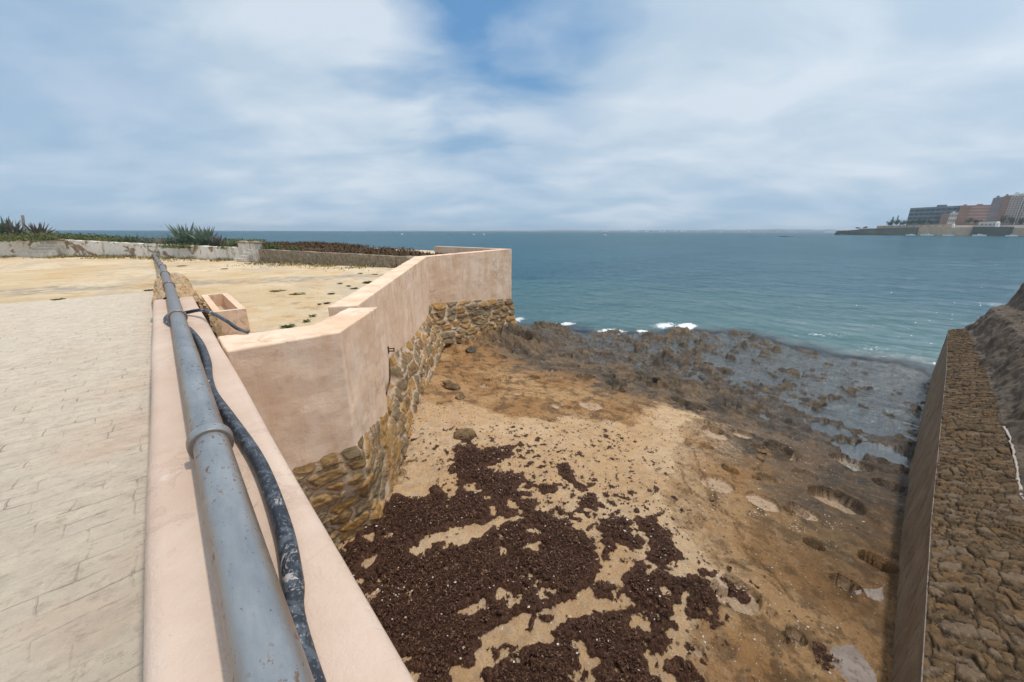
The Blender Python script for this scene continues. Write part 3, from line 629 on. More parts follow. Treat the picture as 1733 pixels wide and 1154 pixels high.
# ------------------------------------------------------------ sea wall (pink plaster over a rubble footing)
P0, P1, P2, P2b, P3, P4 = (.30, 4.66), (1.43, 4.66), (2.45, 5.89), (2.26, 6.26), (7.56, 13.02), (13.1, 14.1)
I0, I1, I1b, I2, I2b, I3, I4 = (.30, 5.42), (.9, 5.30), (1.28, 5.26), (2.0, 6.08), (1.84, 6.43), (7.2, 13.32), (12.72, 14.42)
RB = tuple(onz(735, 416.5, 4.75)[:2]); print('return wall', RB)
swall = thing('sea_wall', 'salmon pink plastered sea wall zigzagging out to a corner above the rocks', 'sea wall', (1.43, 4.66, 1.4))
def loc_parent(o, p):
    o.parent = p; o.matrix_parent_inverse = Matrix.Translation(-Vector(p.location)); return o
def plaster_surface(path, ztop, zbot, name, nseg=.05, amp_=.012, rag=.05, outn=1):
    # vertical face following path, with slight waviness and a ragged lower edge; returns V,F
    P_, T = [], []
    d = 0; us = []; xs = []; ys = []; zt = []; zb = []
    for i in range(len(path)-1):
        a, b = np.array(path[i]), np.array(path[i+1]); Lg = np.linalg.norm(b-a); n = max(2, int(Lg/nseg))
        for k in range(n+(i == len(path)-2)):
            t = k/n; xs.append(a[0]+(b[0]-a[0])*t); ys.append(a[1]+(b[1]-a[1])*t); us.append(d+Lg*t); zt.append(ztop[i]+(ztop[i+1]-ztop[i])*t); zb.append(zbot[i]+(zbot[i+1]-zbot[i])*t)
        d += Lg
    xs, ys, us, zt, zb = map(np.array, (xs, ys, us, zt, zb)); return xs, ys, us, zt, zb
# bottom line of the plaster, surveyed on the wall planes
bl = []
for (a, b), (A_, B_) in [((495,798),(P0,P1)),((610,757),(P0,P1)),((629,724),(P1,P2)),((667,651),(P1,P2)),((664,613),(P1,P2)),((696,578),(P2b,P3)),((722,543),(P2b,P3)),((731,506),(P2b,P3)),((751,514),(P3,P4)),((802,511),(P3,P4)),((867,507),(P3,P4))]:
    q = onwall(a, b, A_, B_); bl.append(q); print('bottom', (a, b), np.round(q, 2))
path = [P0, P1, P2, (2.53, 5.98), tuple(bl[5][:2]), (5.0, 9.755), P3, (8.3, 13.164), (10.5, 13.593), P4]
zb = [2.72, 2.80, 3.18, 3.34, 3.34, 3.22, 3.0, 2.62, 2.45, 2.2]
def ztop_at(p): return float(np.interp(p[1], [4.6, 6.3, 13.02, 14.1, 40], [4.4, 4.4, 4.65, 4.75, 4.75]))
# solid wall top body (kept as clean block with bevelled arrises)
mb = MB()
# (quads of wall body: outer/inner pairs)
prs = [(P0, I0), ((.9, 4.66), I1), (P1, I1b), ((1.87, 5.19), (1.65, 5.67)), (P2, (2.06, 6.11))]
def ribbon(mb, prs, zbf, ztf):
    n = len(prs); vs = []
    for o_, i_ in prs:
        zt = ztf(o_); vs += [(o_[0], o_[1], zt), (i_[0], i_[1], zt), (i_[0], i_[1], 3.7), (o_[0], o_[1], zbf(o_))]
    fs = []
    for k in range(n-1):
        a = 4*k; b = a+4
        fs += [(a, b, b+1, a+1), (a+1, b+1, b+2, a+2), (a+2, b+2, b+3, a+3), (a+3, b+3, b, a)]
    fs += [(0, 1, 2, 3), (4*n-1, 4*n-2, 4*n-3, 4*n-4)]
    mb.add(vs, fs)
zbf1 = lambda o_: float(np.interp(o_[0], [.3, 1.43, 1.87, 2.45], [2.76, 2.76, 2.67, 2.45]))
ribbon(mb, prs, zbf1, ztop_at)
w1 = mb.build('near_plaster_wall', M['plaster'], swall, bevel=.018); w1.matrix_parent_inverse = Matrix.Translation(-Vector(swall.location))
mb = MB(); mid = [(P2b, I2b)]
for t in (.215, .2255, .5, .875): mid.append((tuple(np.array(P2b)*(1-t)+np.array(P3)*t), tuple(np.array(I2b)*(1-t)+np.array(I3)*t)))
mid.append((P3, I3))
for t in (.15, .5): mid.append((tuple(np.array(P3)*(1-t)+np.array(P4)*t), tuple(np.array(I3)*(1-t)+np.array(I4)*t)))
mid.append((P4, I4))
def zbf2(o_):
    if o_[0] <= 7.57: return float(np.interp(o_[0], [2.26, 3.40, 3.4551, 4.9, 6.9, 7.56], [2.45, 2.13, 2.68, 2.47, 2.34, 2.55]))
    return float(np.interp(o_[0], [7.56, 8.4, 10.5, 13.1], [2.8, 2.64, 2.44, 2.15]))
ribbon(mb, mid, zbf2, lambda o_: ztop_at(o_)-.004 if o_ == P2b else ztop_at(o_))
w2 = mb.build('outer_plaster_wall', M['plaster'], swall, bevel=.018); w2.matrix_parent_inverse = Matrix.Translation(-Vector(swall.location))
ctx = bpy.data.textures.new('hand_trowelled', 'CLOUDS'); ctx.noise_scale = .35; ctx.noise_depth = 3
for w_ in (w1, w2):
    sb_ = w_.modifiers.new('dense', 'SUBSURF'); sb_.subdivision_type = 'SIMPLE'; sb_.levels = sb_.render_levels = 4
    dp_ = w_.modifiers.new('uneven', 'DISPLACE'); dp_.texture = ctx; dp_.texture_coords = 'GLOBAL'; dp_.strength = .035; dp_.mid_level = .5
mb = MB(); e = np.array(P4); rb = np.array(RB); 
mb.prism([(e[0]-.01, e[1]+.02), (e[0]+.0, e[1]+.03), (rb[0]+.3, rb[1]+.1), (rb[0], rb[1]), (e[0]-.36, e[1]+.33)], [1.2]*5, [4.746]*5)
w3 = mb.build('return_plaster_wall', M['plaster'], swall, bevel=.01); w3.matrix_parent_inverse = Matrix.Translation(-Vector(swall.location))

def stone_face(name, top, base, su, sv, seed, nv=90, du=.022, disp=.06, bulge=.10, parent=None, tone='near', mort=.17, first_out=.015, big=0.):
    """top/base: lists of (x,y,z) knots; a rubble skin between them"""
    top = np.array(top, float); base = np.array(base, float); seg = np.linalg.norm(np.diff(top[:, :2], axis=0), axis=1); cu = np.concatenate([[0], np.cumsum(seg)])
    nu = int(cu[-1]/du)+2; u = np.linspace(0, cu[-1], nu); T_ = np.stack([np.interp(u, cu, top[:, i]) for i in range(3)], 1); B_ = np.stack([np.interp(u, cu, base[:, i]) for i in range(3)], 1)
    v = np.linspace(0, 1, nv); Pm = T_[None]*(1-v[:, None, None])+B_[None]*v[:, None, None]
    tang = np.gradient(T_[:, :2], axis=0)
    for _ in range(14): tang[1:-1] = (tang[:-2]+tang[1:-1]+tang[2:])/3
    nn = np.stack([tang[:, 1], -tang[:, 0]], 1); nn /= np.linalg.norm(nn, axis=1)[:, None]
    U = np.broadcast_to(u, (nv, nu)); Hh = Pm[..., 2]
    kk = 1+.75*ss(1.3, 2.6, U)*big; wu = U/su/kk+(fbm(U*1.3, Hh*1.3, 3, seed)-.5)*.45+(fbm(U*7, Hh*7, 3, seed+40)-.5)*.22; wv = Hh/sv/kk+(fbm(U*1.1+5, Hh*1.1, 3, seed+1)-.5)*.35+(fbm(U*7+3, Hh*7, 3, seed+41)-.5)*.22
    row = np.floor(wv); wu = wu*(1+.35*(_h(row, row*0, seed+3)-.5))+_h(row, row*0+2, seed+4)*3
    f1, f2, idv = worley(wu, wv, seed, .68)
    e = f2-f1; body = ss(.10, .34, e)
    nz = fbm(U*9, Hh*14, 4, seed+8, .6)-.5; bl_ = fbm(U*.9, Hh*1.6, 3, seed+11)-.5
    dsp = first_out*np.minimum(1, v[:, None]*12)+body*disp*(.7+.5*idv)+nz*.05*body+bl_*bulge*np.sin(np.clip(v, 0, 1)*math.pi)[:, None]; dsp = dsp*ss(-.03, .14, v)[:, None]
    X = Pm[..., 0]+nn[None, :, 0]*dsp; Y = Pm[..., 1]+nn[None, :, 1]*dsp
    id2 = (idv*7.31) % 1; id3 = (idv*13.7) % 1
    c = lerp(A(.20, .125, .06), A(.38, .235, .105), id2); c = lerp(c, A(.44, .235, .07), (id3 > .66)*.6); c = lerp(c, A(.20, .155, .10), (id3 < .3)*.7)
    c = c*(.8+.4*fbm(U*11, Hh*13, 3, seed+20))[..., None]
    mo = lerp(A(.50, .36, .25), A(.62, .48, .36), fbm(U*3, Hh*3, 3, seed+21))
    mt_ = mort-.07*(1-ss(1.2, 1.8, U))*big; mm = ss(mt_+.06, mt_-.02, e+(fbm(U*9, Hh*9, 4, seed+23)-.5)*.14+(fbm(U*1.2, Hh*1.2, 3, seed+29)-.5)*.20)
    c = lerp(c, mo, mm*.9)
    low = ss(.5, .0, Hh-.9)*0
    o = npmesh(name, np.stack([X, Y, Hh], -1).reshape(-1, 3), gridfaces(nv, nu), M['rubble'], None, {'Col': c.reshape(-1, 3)})
    if parent is not None: loc_parent(o, parent)
    return o
topk = [(.30, 4.68, 2.78), (1.41, 4.68, 2.84), (2.44, 5.91, 3.26), (2.50, 6.0, 3.40), (3.2, 7.46+.03, 3.40), (5.0, 9.78, 3.28), (7.54, 13.04, 3.06)]
topk = [(.30, 4.66, 2.82), (1.42, 4.67, 2.82), (1.86, 5.20, 2.73), (2.40, 5.92, 2.62), (3.20, 7.40, 2.42), (3.30, 7.55, 2.88), (4.9, 9.64, 2.55), (6.9, 12.19, 2.42), (7.54, 13.03, 2.62)]
basek = [(.30, 4.60, 1.2), (1.60, 4.58, 1.2), (2.1, 5.2, 1.2), (2.74, 6.0, 1.2), (3.60, 7.2, 1.2), (3.72, 7.35, 1.2), (5.1, 9.1, 1.15), (7.2, 11.8, 1.1), (8.15, 12.9, 1.1)]
stone_face('near_rubble_footing', topk, basek, .35, .19, 3, nv=120, du=.018, disp=.05, bulge=.22, parent=swall, big=1.)
topk = [(7.25, 12.97, 2.9), (8.35, 13.18, 2.70), (10.5, 13.60, 2.50), (13.05, 14.10, 2.21), (13.12, 14.2, 2.25), (13.2, 20, 2.2)]
basek = [(7.5, 12.5, 1.1), (8.7, 12.75, 1.0), (10.7, 13.25, .6), (13.25, 13.75, .05), (13.6, 14.1, -.2), (14.4, 20, -.5)]
stone_face('outer_rubble_footing', topk, basek, .80, .27, 31, nv=100, du=.03, disp=.10, bulge=.35, parent=swall, mort=.12)
# low tie-in block between the two plaster runs
# rusty bracket
bq = onwall(657, 592, P2b, P3); br = thing('iron_bracket', 'small rusty iron bracket sticking out of the pink sea wall', 'bracket', tuple(bq))
dw = np.array([P3[0]-P2b[0], P3[1]-P2b[1]]); dw /= np.linalg.norm(dw); nw = np.array([dw[1], -dw[0]]); ra = math.atan2(dw[1], dw[0])
o = MB().box((0, 0, 0), (.05, .03, .16), ra).build('back_plate', M['iron'], br, bevel=.004)
o = MB().box((nw[0]*.07, nw[1]*.07, .03), (.03, .14, .022), ra).box((nw[0]*.07, nw[1]*.07, -.03), (.03, .14, .022), ra).box((nw[0]*.125, nw[1]*.125, 0), (.03, .02, .082), ra).build('hook_arm', M['iron'], br, bevel=.004)

# ------------------------------------------------------------ causeway, parapet, pipe
pv = MB().add([(-30, -12, 3.9), (-.27, -12, 3.9), (-.27, 14.75, 3.9), (-30, 14.3, 3.9)], [(0, 1, 2, 3)]).build('paving', M['paving']); tag(pv, kind='structure')
es = MB().add([(-70, 14.2, 3.888), (-.25, 14.6, 3.888), (-.25, 5.1, 3.888), (1.2, 5.4, 3.888), (2.2, 6.4, 3.888), (7.3, 13.25, 3.888), (13, 14.3, 3.888), (20, 14.3+10, 3.888), (10, 60, 3.888), (-70, 60, 3.888)], [tuple(range(10))]).build('ground', M['esplanade']); tag(es, kind='structure')
par = thing('parapet', 'long low pink plastered parapet running under the pipe beside the paving', 'parapet', (0, 4, 3.9))
mb = MB(); n = 26; ys = np.linspace(-4, 9.2, n)
vs = []; fs = []
prof = [(-.275, 1.0), (-.275, 4.36), (-.25, 4.392), (-.21, 4.4), (.24, 4.4), (.28, 4.39), (.292, 4.36), (.31, 1.0)]
for y in ys:
    for (x, z) in prof: vs.append((x+(.004*math.sin(y*2.1) if z > 4 else 0), y, z+(.003*math.sin(y*1.3+x*3) if z > 4 else 0)))
m_ = len(prof)
for i in range(n-1):
    for k in range(m_-1): fs.append((i*m_+k, i*m_+k+1, (i+1)*m_+k+1, (i+1)*m_+k))
fs += [tuple(range(m_)), tuple(range((n-1)*m_, n*m_))[::-1]]
o = mb.add(vs, fs).build('plastered_wall', M['parapet']); loc_parent(o, par); o.data.polygons.foreach_set('use_smooth', [True]*len(o.data.polygons))
# exposed rubble: rounded worn end beyond the plaster
nu, nv = 190, 70; uu = np.linspace(9.1, 14.9, nu); vv = np.linspace(0, math.pi, nv); UU, VV = np.meshgrid(uu, vv)
f1, f2, idv = worley(UU*2.9+(fbm(UU*2, VV*2, 3, 5)-.5), VV*2.3, 41, .9); e_ = f2-f1
rad = 1+ss(.02, .25, e_)*.10*(.5+idv)+(fbm(UU*4, VV*3, 4, 42)-.5)*.22
endf = 1-.35*ss(14.2, 14.9, UU)
wob = (fbm(UU*1.1, UU*0+3, 3, 44)-.5)*.12
X = -np.cos(VV)*np.abs(np.cos(VV))**-.35*.34*rad+wob+.06; Zz = 3.86+np.sin(VV)**.75*(.50+.06*fbm(UU*1.5, VV, 3, 46))*rad*endf
Yy = UU
cc = lerp(A(.36, .24, .13), A(.55, .40, .26), idv); cc = lerp(cc, A(.60, .47, .34), ss(.09, .02, e_)*.8); cc = lerp(cc, A(.5, .3, .14), (((idv*7.7) % 1) > .6)*.5)
o = npmesh('bare_rubble_end', np.stack([X, Yy, Zz], -1).reshape(-1, 3), gridfaces(nv, nu), M['rubble'], None, {'Col': cc.reshape(-1, 3)}); loc_parent(o, par)
# broken rubble patch on the seaward arris near the planter
nu, nv = 60, 46; uu = np.linspace(6.0, 9.0, nu); vv = np.linspace(0, 1, nv); UU, VV = np.meshgrid(uu, vv)
f1, f2, idv = worley(UU*4, VV*3, 51, .9); e_ = f2-f1
out = (.02+.16*ss(6.0, 7.6, UU)*ss(9.4, 8.6, UU)*(.4+VV))*(.6+.8*fbm(UU*3, VV*3, 3, 52))+ss(.02, .25, e_)*.04
X = .27+out; Zz = 4.385-VV*.55+(fbm(UU*5, VV*4, 3, 53)-.5)*.06*(VV > 0)
cc = lerp(A(.30, .20, .10), A(.46, .31, .17), idv); cc = lerp(cc, A(.55, .42, .31), ss(.12, .03, e_)*.8)
o = npmesh('broken_rubble_edge', np.stack([X, UU, Zz], -1).reshape(-1, 3), gridfaces(nv, nu), M['rubble'], None, {'Col': cc.reshape(-1, 3)}); loc_parent(o, par)

pipe = thing('water_pipe', 'long galvanised steel pipe with collars lying along the pink parapet', 'pipe', (0, 1, 4.5))
def pz(y): return float(np.interp(y, [-4, 11, 16.5, 24, 36.5], [4.5, 4.5, 4.46, 4.22, 4.0]))
def pxx(y): return float(np.interp(y, [-4, 9, 16.5, 25, 36.5], [0, 0, -.05, -.2, -.4]))
ys = list(np.arange(-3.5, 36.6, .5))
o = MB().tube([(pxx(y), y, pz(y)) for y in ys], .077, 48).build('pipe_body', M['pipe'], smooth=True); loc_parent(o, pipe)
cy = [-1.7, 2.39, 6.50, 10.35, 13.4, 16.5, 20.0, 23.6, 27.3, 31., 34.6]
for y in cy:
    pr = [(-.045, .076), (-.045, .0915), (-.04, .097), (-.012, .099), (-.004, .1005), (.03, .1005), (.037, .0975), (.0375, .083), (.034, .076)]
    mb = MB(); mb.tube([(pxx(y), y+a, pz(y)) for a, b in pr], [b for a, b in pr], 56, cap=False)
    o = mb.build('pipe_collar', M['pipe']); loc_parent(o, pipe)
    o.data.polygons.foreach_set('use_smooth', [True]*len(o.data.polygons)); es_ = o.modifiers.new('e', 'EDGE_SPLIT'); es_.split_angle = R(35)
# hose: surveyed on the parapet top
def spline(pts, per=10):
    pts = [Vector(p) for p in pts]; out = []
    for i in range(len(pts)-1):
        p0 = pts[max(i-1, 0)]; p1 = pts[i]; p2 = pts[i+1]; p3 = pts[min(i+2, len(pts)-1)]
        for k in range(per):
            t = k/per; out.append(.5*((2*p1)+(-p0+p2)*t+(2*p0-5*p1+4*p2-p3)*t*t+(-p0+3*p1-3*p2+p3)*t**3))
    out.append(pts[-1]); return out
hp = [(0.0, -1.2, 4.43), (.06, .2, 4.433)]
for (a, b) in [(505,1085),(496,985),(477,885),(437,780),(388,706),(361,668),(352,640),(350,612),(338,580),(318,556)]:
    q = onz(a, b, 4.433); hp.append((q[0], q[1], 4.433))
hp += [(.0, 6.1, 4.433), (-.10, 6.55, 4.433), (-.115, 6.9, 4.433), (-.04, 7.2, 4.433), (.10, 7.15, 4.44)]
for (a, b, z) in [(345,525,4.52),(380,541,4.55),(402,556,4.47),(421,562,4.422)]:
    q = onz(a, b, z); hp.append((q[0], q[1], z))
print('hose', np.round(np.array(hp), 2).tolist())
sp = spline(hp, 9); m_ = len(sp)
o = MB().tube(sp, [.033 if i < m_*.68 else .033-.012*min(1, (i-m_*.68)/(m_*.2)) for i in range(m_)], 20).build('rubber_hose', M['hose'], smooth=True)
tag(o, 'thick black dusty rubber hose snaking under the grey pipe on the parapet', 'hose')
# planter box
plx = thing('planter_box', 'low square pink plastered box on the sand behind the parapet', 'planter', (.6, 8.6, 3.9))
ox0, ox1, oy0, oy1 = .44, .88, 7.62, 9.9
o = MB()
tw = .10
o.box(((ox0+ox1)/2, oy0+tw/2, 4.1), (ox1-ox0, tw, .44)).box(((ox0+ox1)/2, oy1-tw/2, 4.1), (ox1-ox0, tw, .44)).box((ox0+tw/2, (oy0+oy1)/2, 4.1), (tw, oy1-oy0-2*tw, .439)).box((ox1-tw/2, (oy0+oy1)/2, 4.1), (tw, oy1-oy0-2*tw, .439))
a = o.build('box_walls', M['plaster']); loc_parent(a, plx)
a = MB().box(((ox0+ox1)/2, (oy0+oy1)/2, 3.98), (ox1-ox0-2*tw, oy1-oy0-2*tw, .16)).build('soil_fill', M['esplanade']); loc_parent(a, plx)

# ------------------------------------------------------------ right-hand rampart: leaning concrete wall, stone apron, mortar slope
ramp = thing('rampart_apron', 'dark stone apron above a concrete wall running out beside the rocks', 'rampart', (10, -1.2, 1))
nx = 560; xs = np.linspace(1.5, 21.8, nx)
yt = np.interp(xs, [1.5, 3.64, 6.1, 9, 15, 21.8], [-.68, -.72, -.80, -.93, -1.2, -1.45]); zt = np.interp(xs, [1.5, 4, 21.8], [2.33, 2.3, 1.95])
yb = np.interp(xs, [1.5, 4.4, 7.8, 12.6, 21.8], [-.55, -.61, -.71, -.95, -1.42])
nv = 60; V_ = []
t = np.linspace(0, 1, nv)[:, None]
Yw = yb*(1-t)+yt*t; Zw = -1.0*(1-t)+zt*t; tt = np.clip((Zw-1.)/1.3, 0, 1)
Yw = yb+(yt-yb)*t+(fbm(xs[None]*1.2+0*t, Zw*2, 4, 601)-.5)*.04+(fbm(xs[None]*9+0*t, Zw*9, 4, 602)-.5)*.012
V1 = np.stack([np.broadcast_to(xs, Yw.shape), Yw, Zw], -1).reshape(-1, 3)
o = npmesh('retaining_wall', V1, gridfaces(nv, nx)[:, ::-1], M['darkconc']); loc_parent(o, ramp)
nx2 = 900; xs2 = np.linspace(1.5, 21.8, nx2); nv2 = 120; w = np.linspace(0, 1, nv2)[:, None]
yt2 = np.interp(xs2, xs, yt); zt2 = np.interp(xs2, xs, zt); wid = np.interp(xs2, [1.5, 6, 12, 21.8], [1.1, .66, .62, .42])
Yc = yt2-w*wid+.012; s_ = w*wid
Zc = zt2+.5*s_
XX = np.broadcast_to(xs2, Yc.shape)
wu = XX/.105+(fbm(XX*1.6, Yc*3, 4, 611, .6)-.5)*3.0; wv = s_*1.12/.125+(fbm(XX*1.9, Yc*4+4, 4, 612, .6)-.5)*2.2+0*XX
f1, f2, idv = worley(wu+wv*.45, wv, 61, .98); e_ = f2-f1; body = ss(.0, .30, e_)
hgt = body*.018*(.5+idv)+(fbm(XX*14, s_*14, 4, 613, .6)-.5)*.02+(idv-.5)*.022+(fbm(XX*2, s_*3, 3, 614)-.5)*.05
Zc = Zc+hgt*.9*ss(0, .04, w); Yc2 = Yc+hgt*.45*ss(0, .04, w)
id2 = (idv*7.31) % 1; id3 = (idv*13.7) % 1
cc = lerp(A(.085, .062, .038), A(.165, .118, .072), id2); cc = lerp(cc, A(.20, .13, .07), (id3 > .8)*.5); cc = lerp(cc, A(.185, .15, .12), (id3 < .16)*.8); cc = lerp(cc, A(.018, .013, .009), ss(.16, .0, e_)*.95)
cc = cc*np.interp(XX, [4, 12, 20], [1.0, .75, .7])[..., None]*np.array([1.08, .92, .74])
o = npmesh('stone_paving', np.stack([XX, Yc2, Zc], -1).reshape(-1, 3), gridfaces(nv2, nx2)[:, ::-1], M['cobble'], None, {'Col': cc.reshape(-1, 3)}); loc_parent(o, ramp)
# edge strip of pale mortar where wall meets paving
o = MB().tube([(x, y+.006, z+.006) for x, y, z in zip(xs[::2], yt[::2], zt[::2])], .005, 6).build('mortar_arris', M['slab'], smooth=True); loc_parent(o, ramp)
# mortar slope rising to the causeway
nv3 = 150; prof_d = np.array([0, .06, .42, .75, .98, 1.5, 1.9]); prof_z = np.array([0, .05, .85, 1.02, 1.85, 2.6, 2.65])
s3 = np.linspace(0, 1.9, nv3)[:, None]; y3 = (yt2-wid+.02)[None]; z3 = (zt2+.5*wid)[None]-.01
XX = np.broadcast_to(xs2, (nv3, nx2)); lump = fbm(XX*1.5, s3*2.5+0*XX, 5, 621, .6)-.5; lump2 = fbm(XX*6, s3*8+0*XX, 4, 622, .65)-.5
Y3 = y3-s3+lump*.22+lump2*.08; Z3 = z3+np.interp(s3+lump*.18, prof_d, prof_z)+lump2*.12
Z3 = np.minimum(Z3, 4.6)
Y3[0] = y3[0]+.03; Z3[0] = z3[0]-.08
o = npmesh('mortar_slope', np.stack([XX, Y3, Z3], -1).reshape(-1, 3), gridfaces(nv3, nx2)[:, ::-1], M['apron']); loc_parent(o, ramp)
# far end closing face
endv = [(21.8, yb[-1], -1.)]+[(21.8, yt[-1], zt[-1])]+[(21.8, float(Y3[k, -1]), float(Z3[k, -1])) for k in range(0, nv3, 6)]+[(21.8, -3.9, 4.5), (21.8, -3.9, -1)]
o = MB().add(endv, [tuple(range(len(endv)))]).build('end_face', M['darkconc']); loc_parent(o, ramp)
# mortar-edged patch on the slope
def onramp(px, py):
    z = 2.4
    for _ in range(25):
        q = onz(px, py, z); zz = float(np.interp(q[0], xs, zt))+.5*(float(np.interp(q[0], xs, yt))-q[1]); z = .6*z+.4*min(max(zz, 1.9), 2.9)
    return (q[0], q[1], z+.03)
for line in ([(1692,720),(1707,712),(1722,706)], [(1698,722),(1709,745),(1714,770),(1720,800),(1729,835),(1738,870)], [(1722,707),(1729,724),(1736,745)]):
    q = [onramp(a, b) for a, b in line]
    o = MB().tube(spline([(x+random.uniform(-.03, .03), y+random.uniform(-.012, .012), z-.018) for x, y, z in spline(q, 5)], 2), [random.uniform(.006, .02) for _ in range((len(q)-1)*10+1)], 7).build('patch_edge', M['mortar'], smooth=True); loc_parent(o, ramp)

# ------------------------------------------------------------ boulders
def blob(seed, sub=4, rough_=.25, sq=(1, .8, .5)):
    import bmesh
    bm = bmesh.new(); bmesh.ops.create_icosphere(bm, subdivisions=sub, radius=1)
    co = np.array([v.co[:] for v in bm.verts]); r_ = np.random.default_rng(seed)
    for _ in range(7):          # planar facets
        nrm = r_.normal(size=3); nrm /= np.linalg.norm(nrm); d = co@nrm; lim = r_.uniform(.5, .85); co -= np.outer(np.maximum(d-lim, 0)*.9, nrm)
    co *= (1+(fbm(co[:, 0]*2+seed, co[:, 1]*2+co[:, 2]*1.7, 4, seed)-.5)*rough_*2)[:, None]; co *= np.array(sq)
    for v, c in zip(bm.verts, co): v.co = c
    me = bpy.data.meshes.new('boulder'); bm.to_mesh(me); bm.free(); me.polygons.foreach_set('use_smooth', [True]*len(me.polygons)); return me
BL = [(780,672,.20,'rock','small rounded brown boulder lying on bare rock in front of the sea wall'),(765,653,.30,'rock','flat tan slab lying on the rock nearest the sea wall footing'),
 (790,735,.26,'rock','flat orange-brown stone half buried in the shelly sand'),(783,572,.28,'rock','pale angular block fallen below the outer sea wall footing'),(797,592,.28,'rockg','dark brown block on the rocks below the outer sea wall'),
 (752,577,.34,'rockg','big weathered block at the inner corner of the sea wall'),(768,565,.3,'rock','brown block resting against the outer wall footing'),(1290,765,.12,'rock','small tan stone in the rock channel'),
 (1286,775,.10,'rock','smallest tan stone at the end of the rock channel'),(1061,561,.34,'rockg','dark rock standing in the white foam'),(1160,553,.30,'rockg','small dark rock at the right end of the white foam'),
 (1115,640,.22,'rockg','dark wet stone beside the round rock pools'),(1205,845,.08,'rock','orange pebble beside the patch of shells'),(873,552,.34,'rockg','dark rock at the foot of the outer wall corner beside the water'),
 (1418,814,.13,'rockg','dark stone by the deep round pothole')]
for i, (a, b, s1, mt, lb) in enumerate(BL[:-1]):
    p = onz(a, b, .8)
    for _ in range(6): p = onz(a, b, float(GH(p[0], p[1]))+s1*.15)
    me = blob(900+i, 4, .22, (1, .72, .48)); o = link('boulder', me, M[mt]); o.location = p; o.scale = (s1, s1, s1); o.rotation_euler = (random.uniform(-.2, .2), random.uniform(-.2, .2), random.uniform(0, 6))
    tag(o, lb, 'rock', 'loose boulders on the rock shelf')
# two grey slabs by the right wall
for (pl, lb) in [([(1452,985),(1500,978),(1503,1050),(1478,1035)], 'grey triangular concrete slab set into the rock beside the rampart wall'), ([(1398,1112),(1440,1108),(1478,1160),(1475,1200),(1410,1190)], 'grey flat slab partly under seaweed at the foot of the rampart wall')]:
    q = [onz(a, b, 1.30) for a, b in pl]; zz = float(np.mean([GH(p[0], p[1]) for p in q]))
    cen = np.mean(q, 0); ring = []
    for i in range(len(q)):
        for k in range(12):
            t_ = k/12; p = q[i]*(1-t_)+q[(i+1) % len(q)]*t_; p = cen+(p-cen)*(1+.5*(float(fbm(p[0]*9, p[1]*9, 4, 3))-.5)+random.uniform(-.03, .02)); ring.append((p[0], p[1]))
    o = MB().prism(ring, zz-.1, zz+.025).build('slab', M['slab'], bevel=.012); tag(o, lb, 'slab')

# ------------------------------------------------------------ terrace walls, steps and planting behind the esplanade
def wallseg(name, A_, B_, zb_, zt_a, zt_b, th_, mat, label, cat='wall', cap=None):
    A_, B_ = np.array(A_), np.array(B_); L_ = np.linalg.norm(B_-A_); n = max(3, int(L_/.25)); d = (B_-A_)/L_; nn_ = np.array([d[1], -d[0]])
    vs, fs = [], []
    for i in range(n+1):
        t_ = i/n; p = A_+(B_-A_)*t_; z = zt_a+(zt_b-zt_a)*t_+random.uniform(-.015, .015)
        for sgn, zz in ((1, zb_), (1, z), (-1, z), (-1, zb_)): q = p+nn_*sgn*th_/2; vs.append((q[0], q[1], zz))
    for i in range(n):
        for k in range(3): fs.append((i*4+k, i*4+k+1, i*4+k+5, i*4+k+4))
    fs += [(3, 2, 1, 0), (n*4, n*4+1, n*4+2, n*4+3)]
    o = MB().add(vs, fs).build(name, M[mat]); tag(o, label, cat); return o
gw = {k: tuple(onz(a, b, 3.9)[:2]) for k, (a, b) in {'a': (-260, 434), 'b': (70, 433.5), 'c': (112, 433.5), 'd': (262, 434), 'e': (404, 440), 'f': (446, 443), 'g': (674, 452)}.items()}
print(gw)
wallseg('terrace_wall', gw['a'], gw['b'], 3.8, 5.1, 5.08, .4, 'peel', 'white peeling terrace wall at the far left, left of the small white steps')
wallseg('terrace_wall', gw['c'], gw['d'], 3.8, 4.98, 4.72, .4, 'peel', 'brown stained terrace wall between the small white steps and the pipe end')
wallseg('terrace_wall', gw['d'], gw['e'], 3.8, 4.72, 4.64, .4, 'peel', 'whitewashed terrace wall below the two big agaves, right of the pipe end')
wallseg('terrace_wall', gw['f'], gw['g'], 3.8, 4.60, 4.43, .35, 'greyw', 'low grey brown terrace wall with white patches right of the steps')
g2 = (10.2, 15.2)
wallseg('terrace_wall', gw['g'], g2, 3.8, 4.43, 4.43, .35, 'greyw', 'short end of the low grey terrace wall meeting the pink sea wall')
def steps(c, dirv, wdt, n, rise, tread, label, pil):
    t_ = thing('garden_steps', label, 'steps', (c[0], c[1], 3.9)); d = np.array(dirv)/np.linalg.norm(dirv); rz = math.atan2(d[1], d[0])
    for i in range(n):
        p = np.array(c)+d*(i*tread+tread*(n-i)/2)
        o = MB().box((p[0]-c[0], p[1]-c[1], rise*(i+.5)), (tread*(n-i), wdt, rise-.002*0), rz).build('step', M['peelw'], t_, bevel=.01)
    for sg in pil:
        q = np.array([-d[1], d[0]])*sg*(wdt/2+.22)+d*tread*n*.6
        o = MB().box((q[0], q[1], .5), (.42, .42, 1.02), rz).build('pillar', M['peelw'], t_, bevel=.01)
        c2 = MB().box((q[0], q[1], 1.04), (.56, .56, .06), rz).box((q[0], q[1], 1.10), (.42, .42, .06), rz, .4).build('pillar_cap', M['greyw'], o, bevel=.01)
    return t_
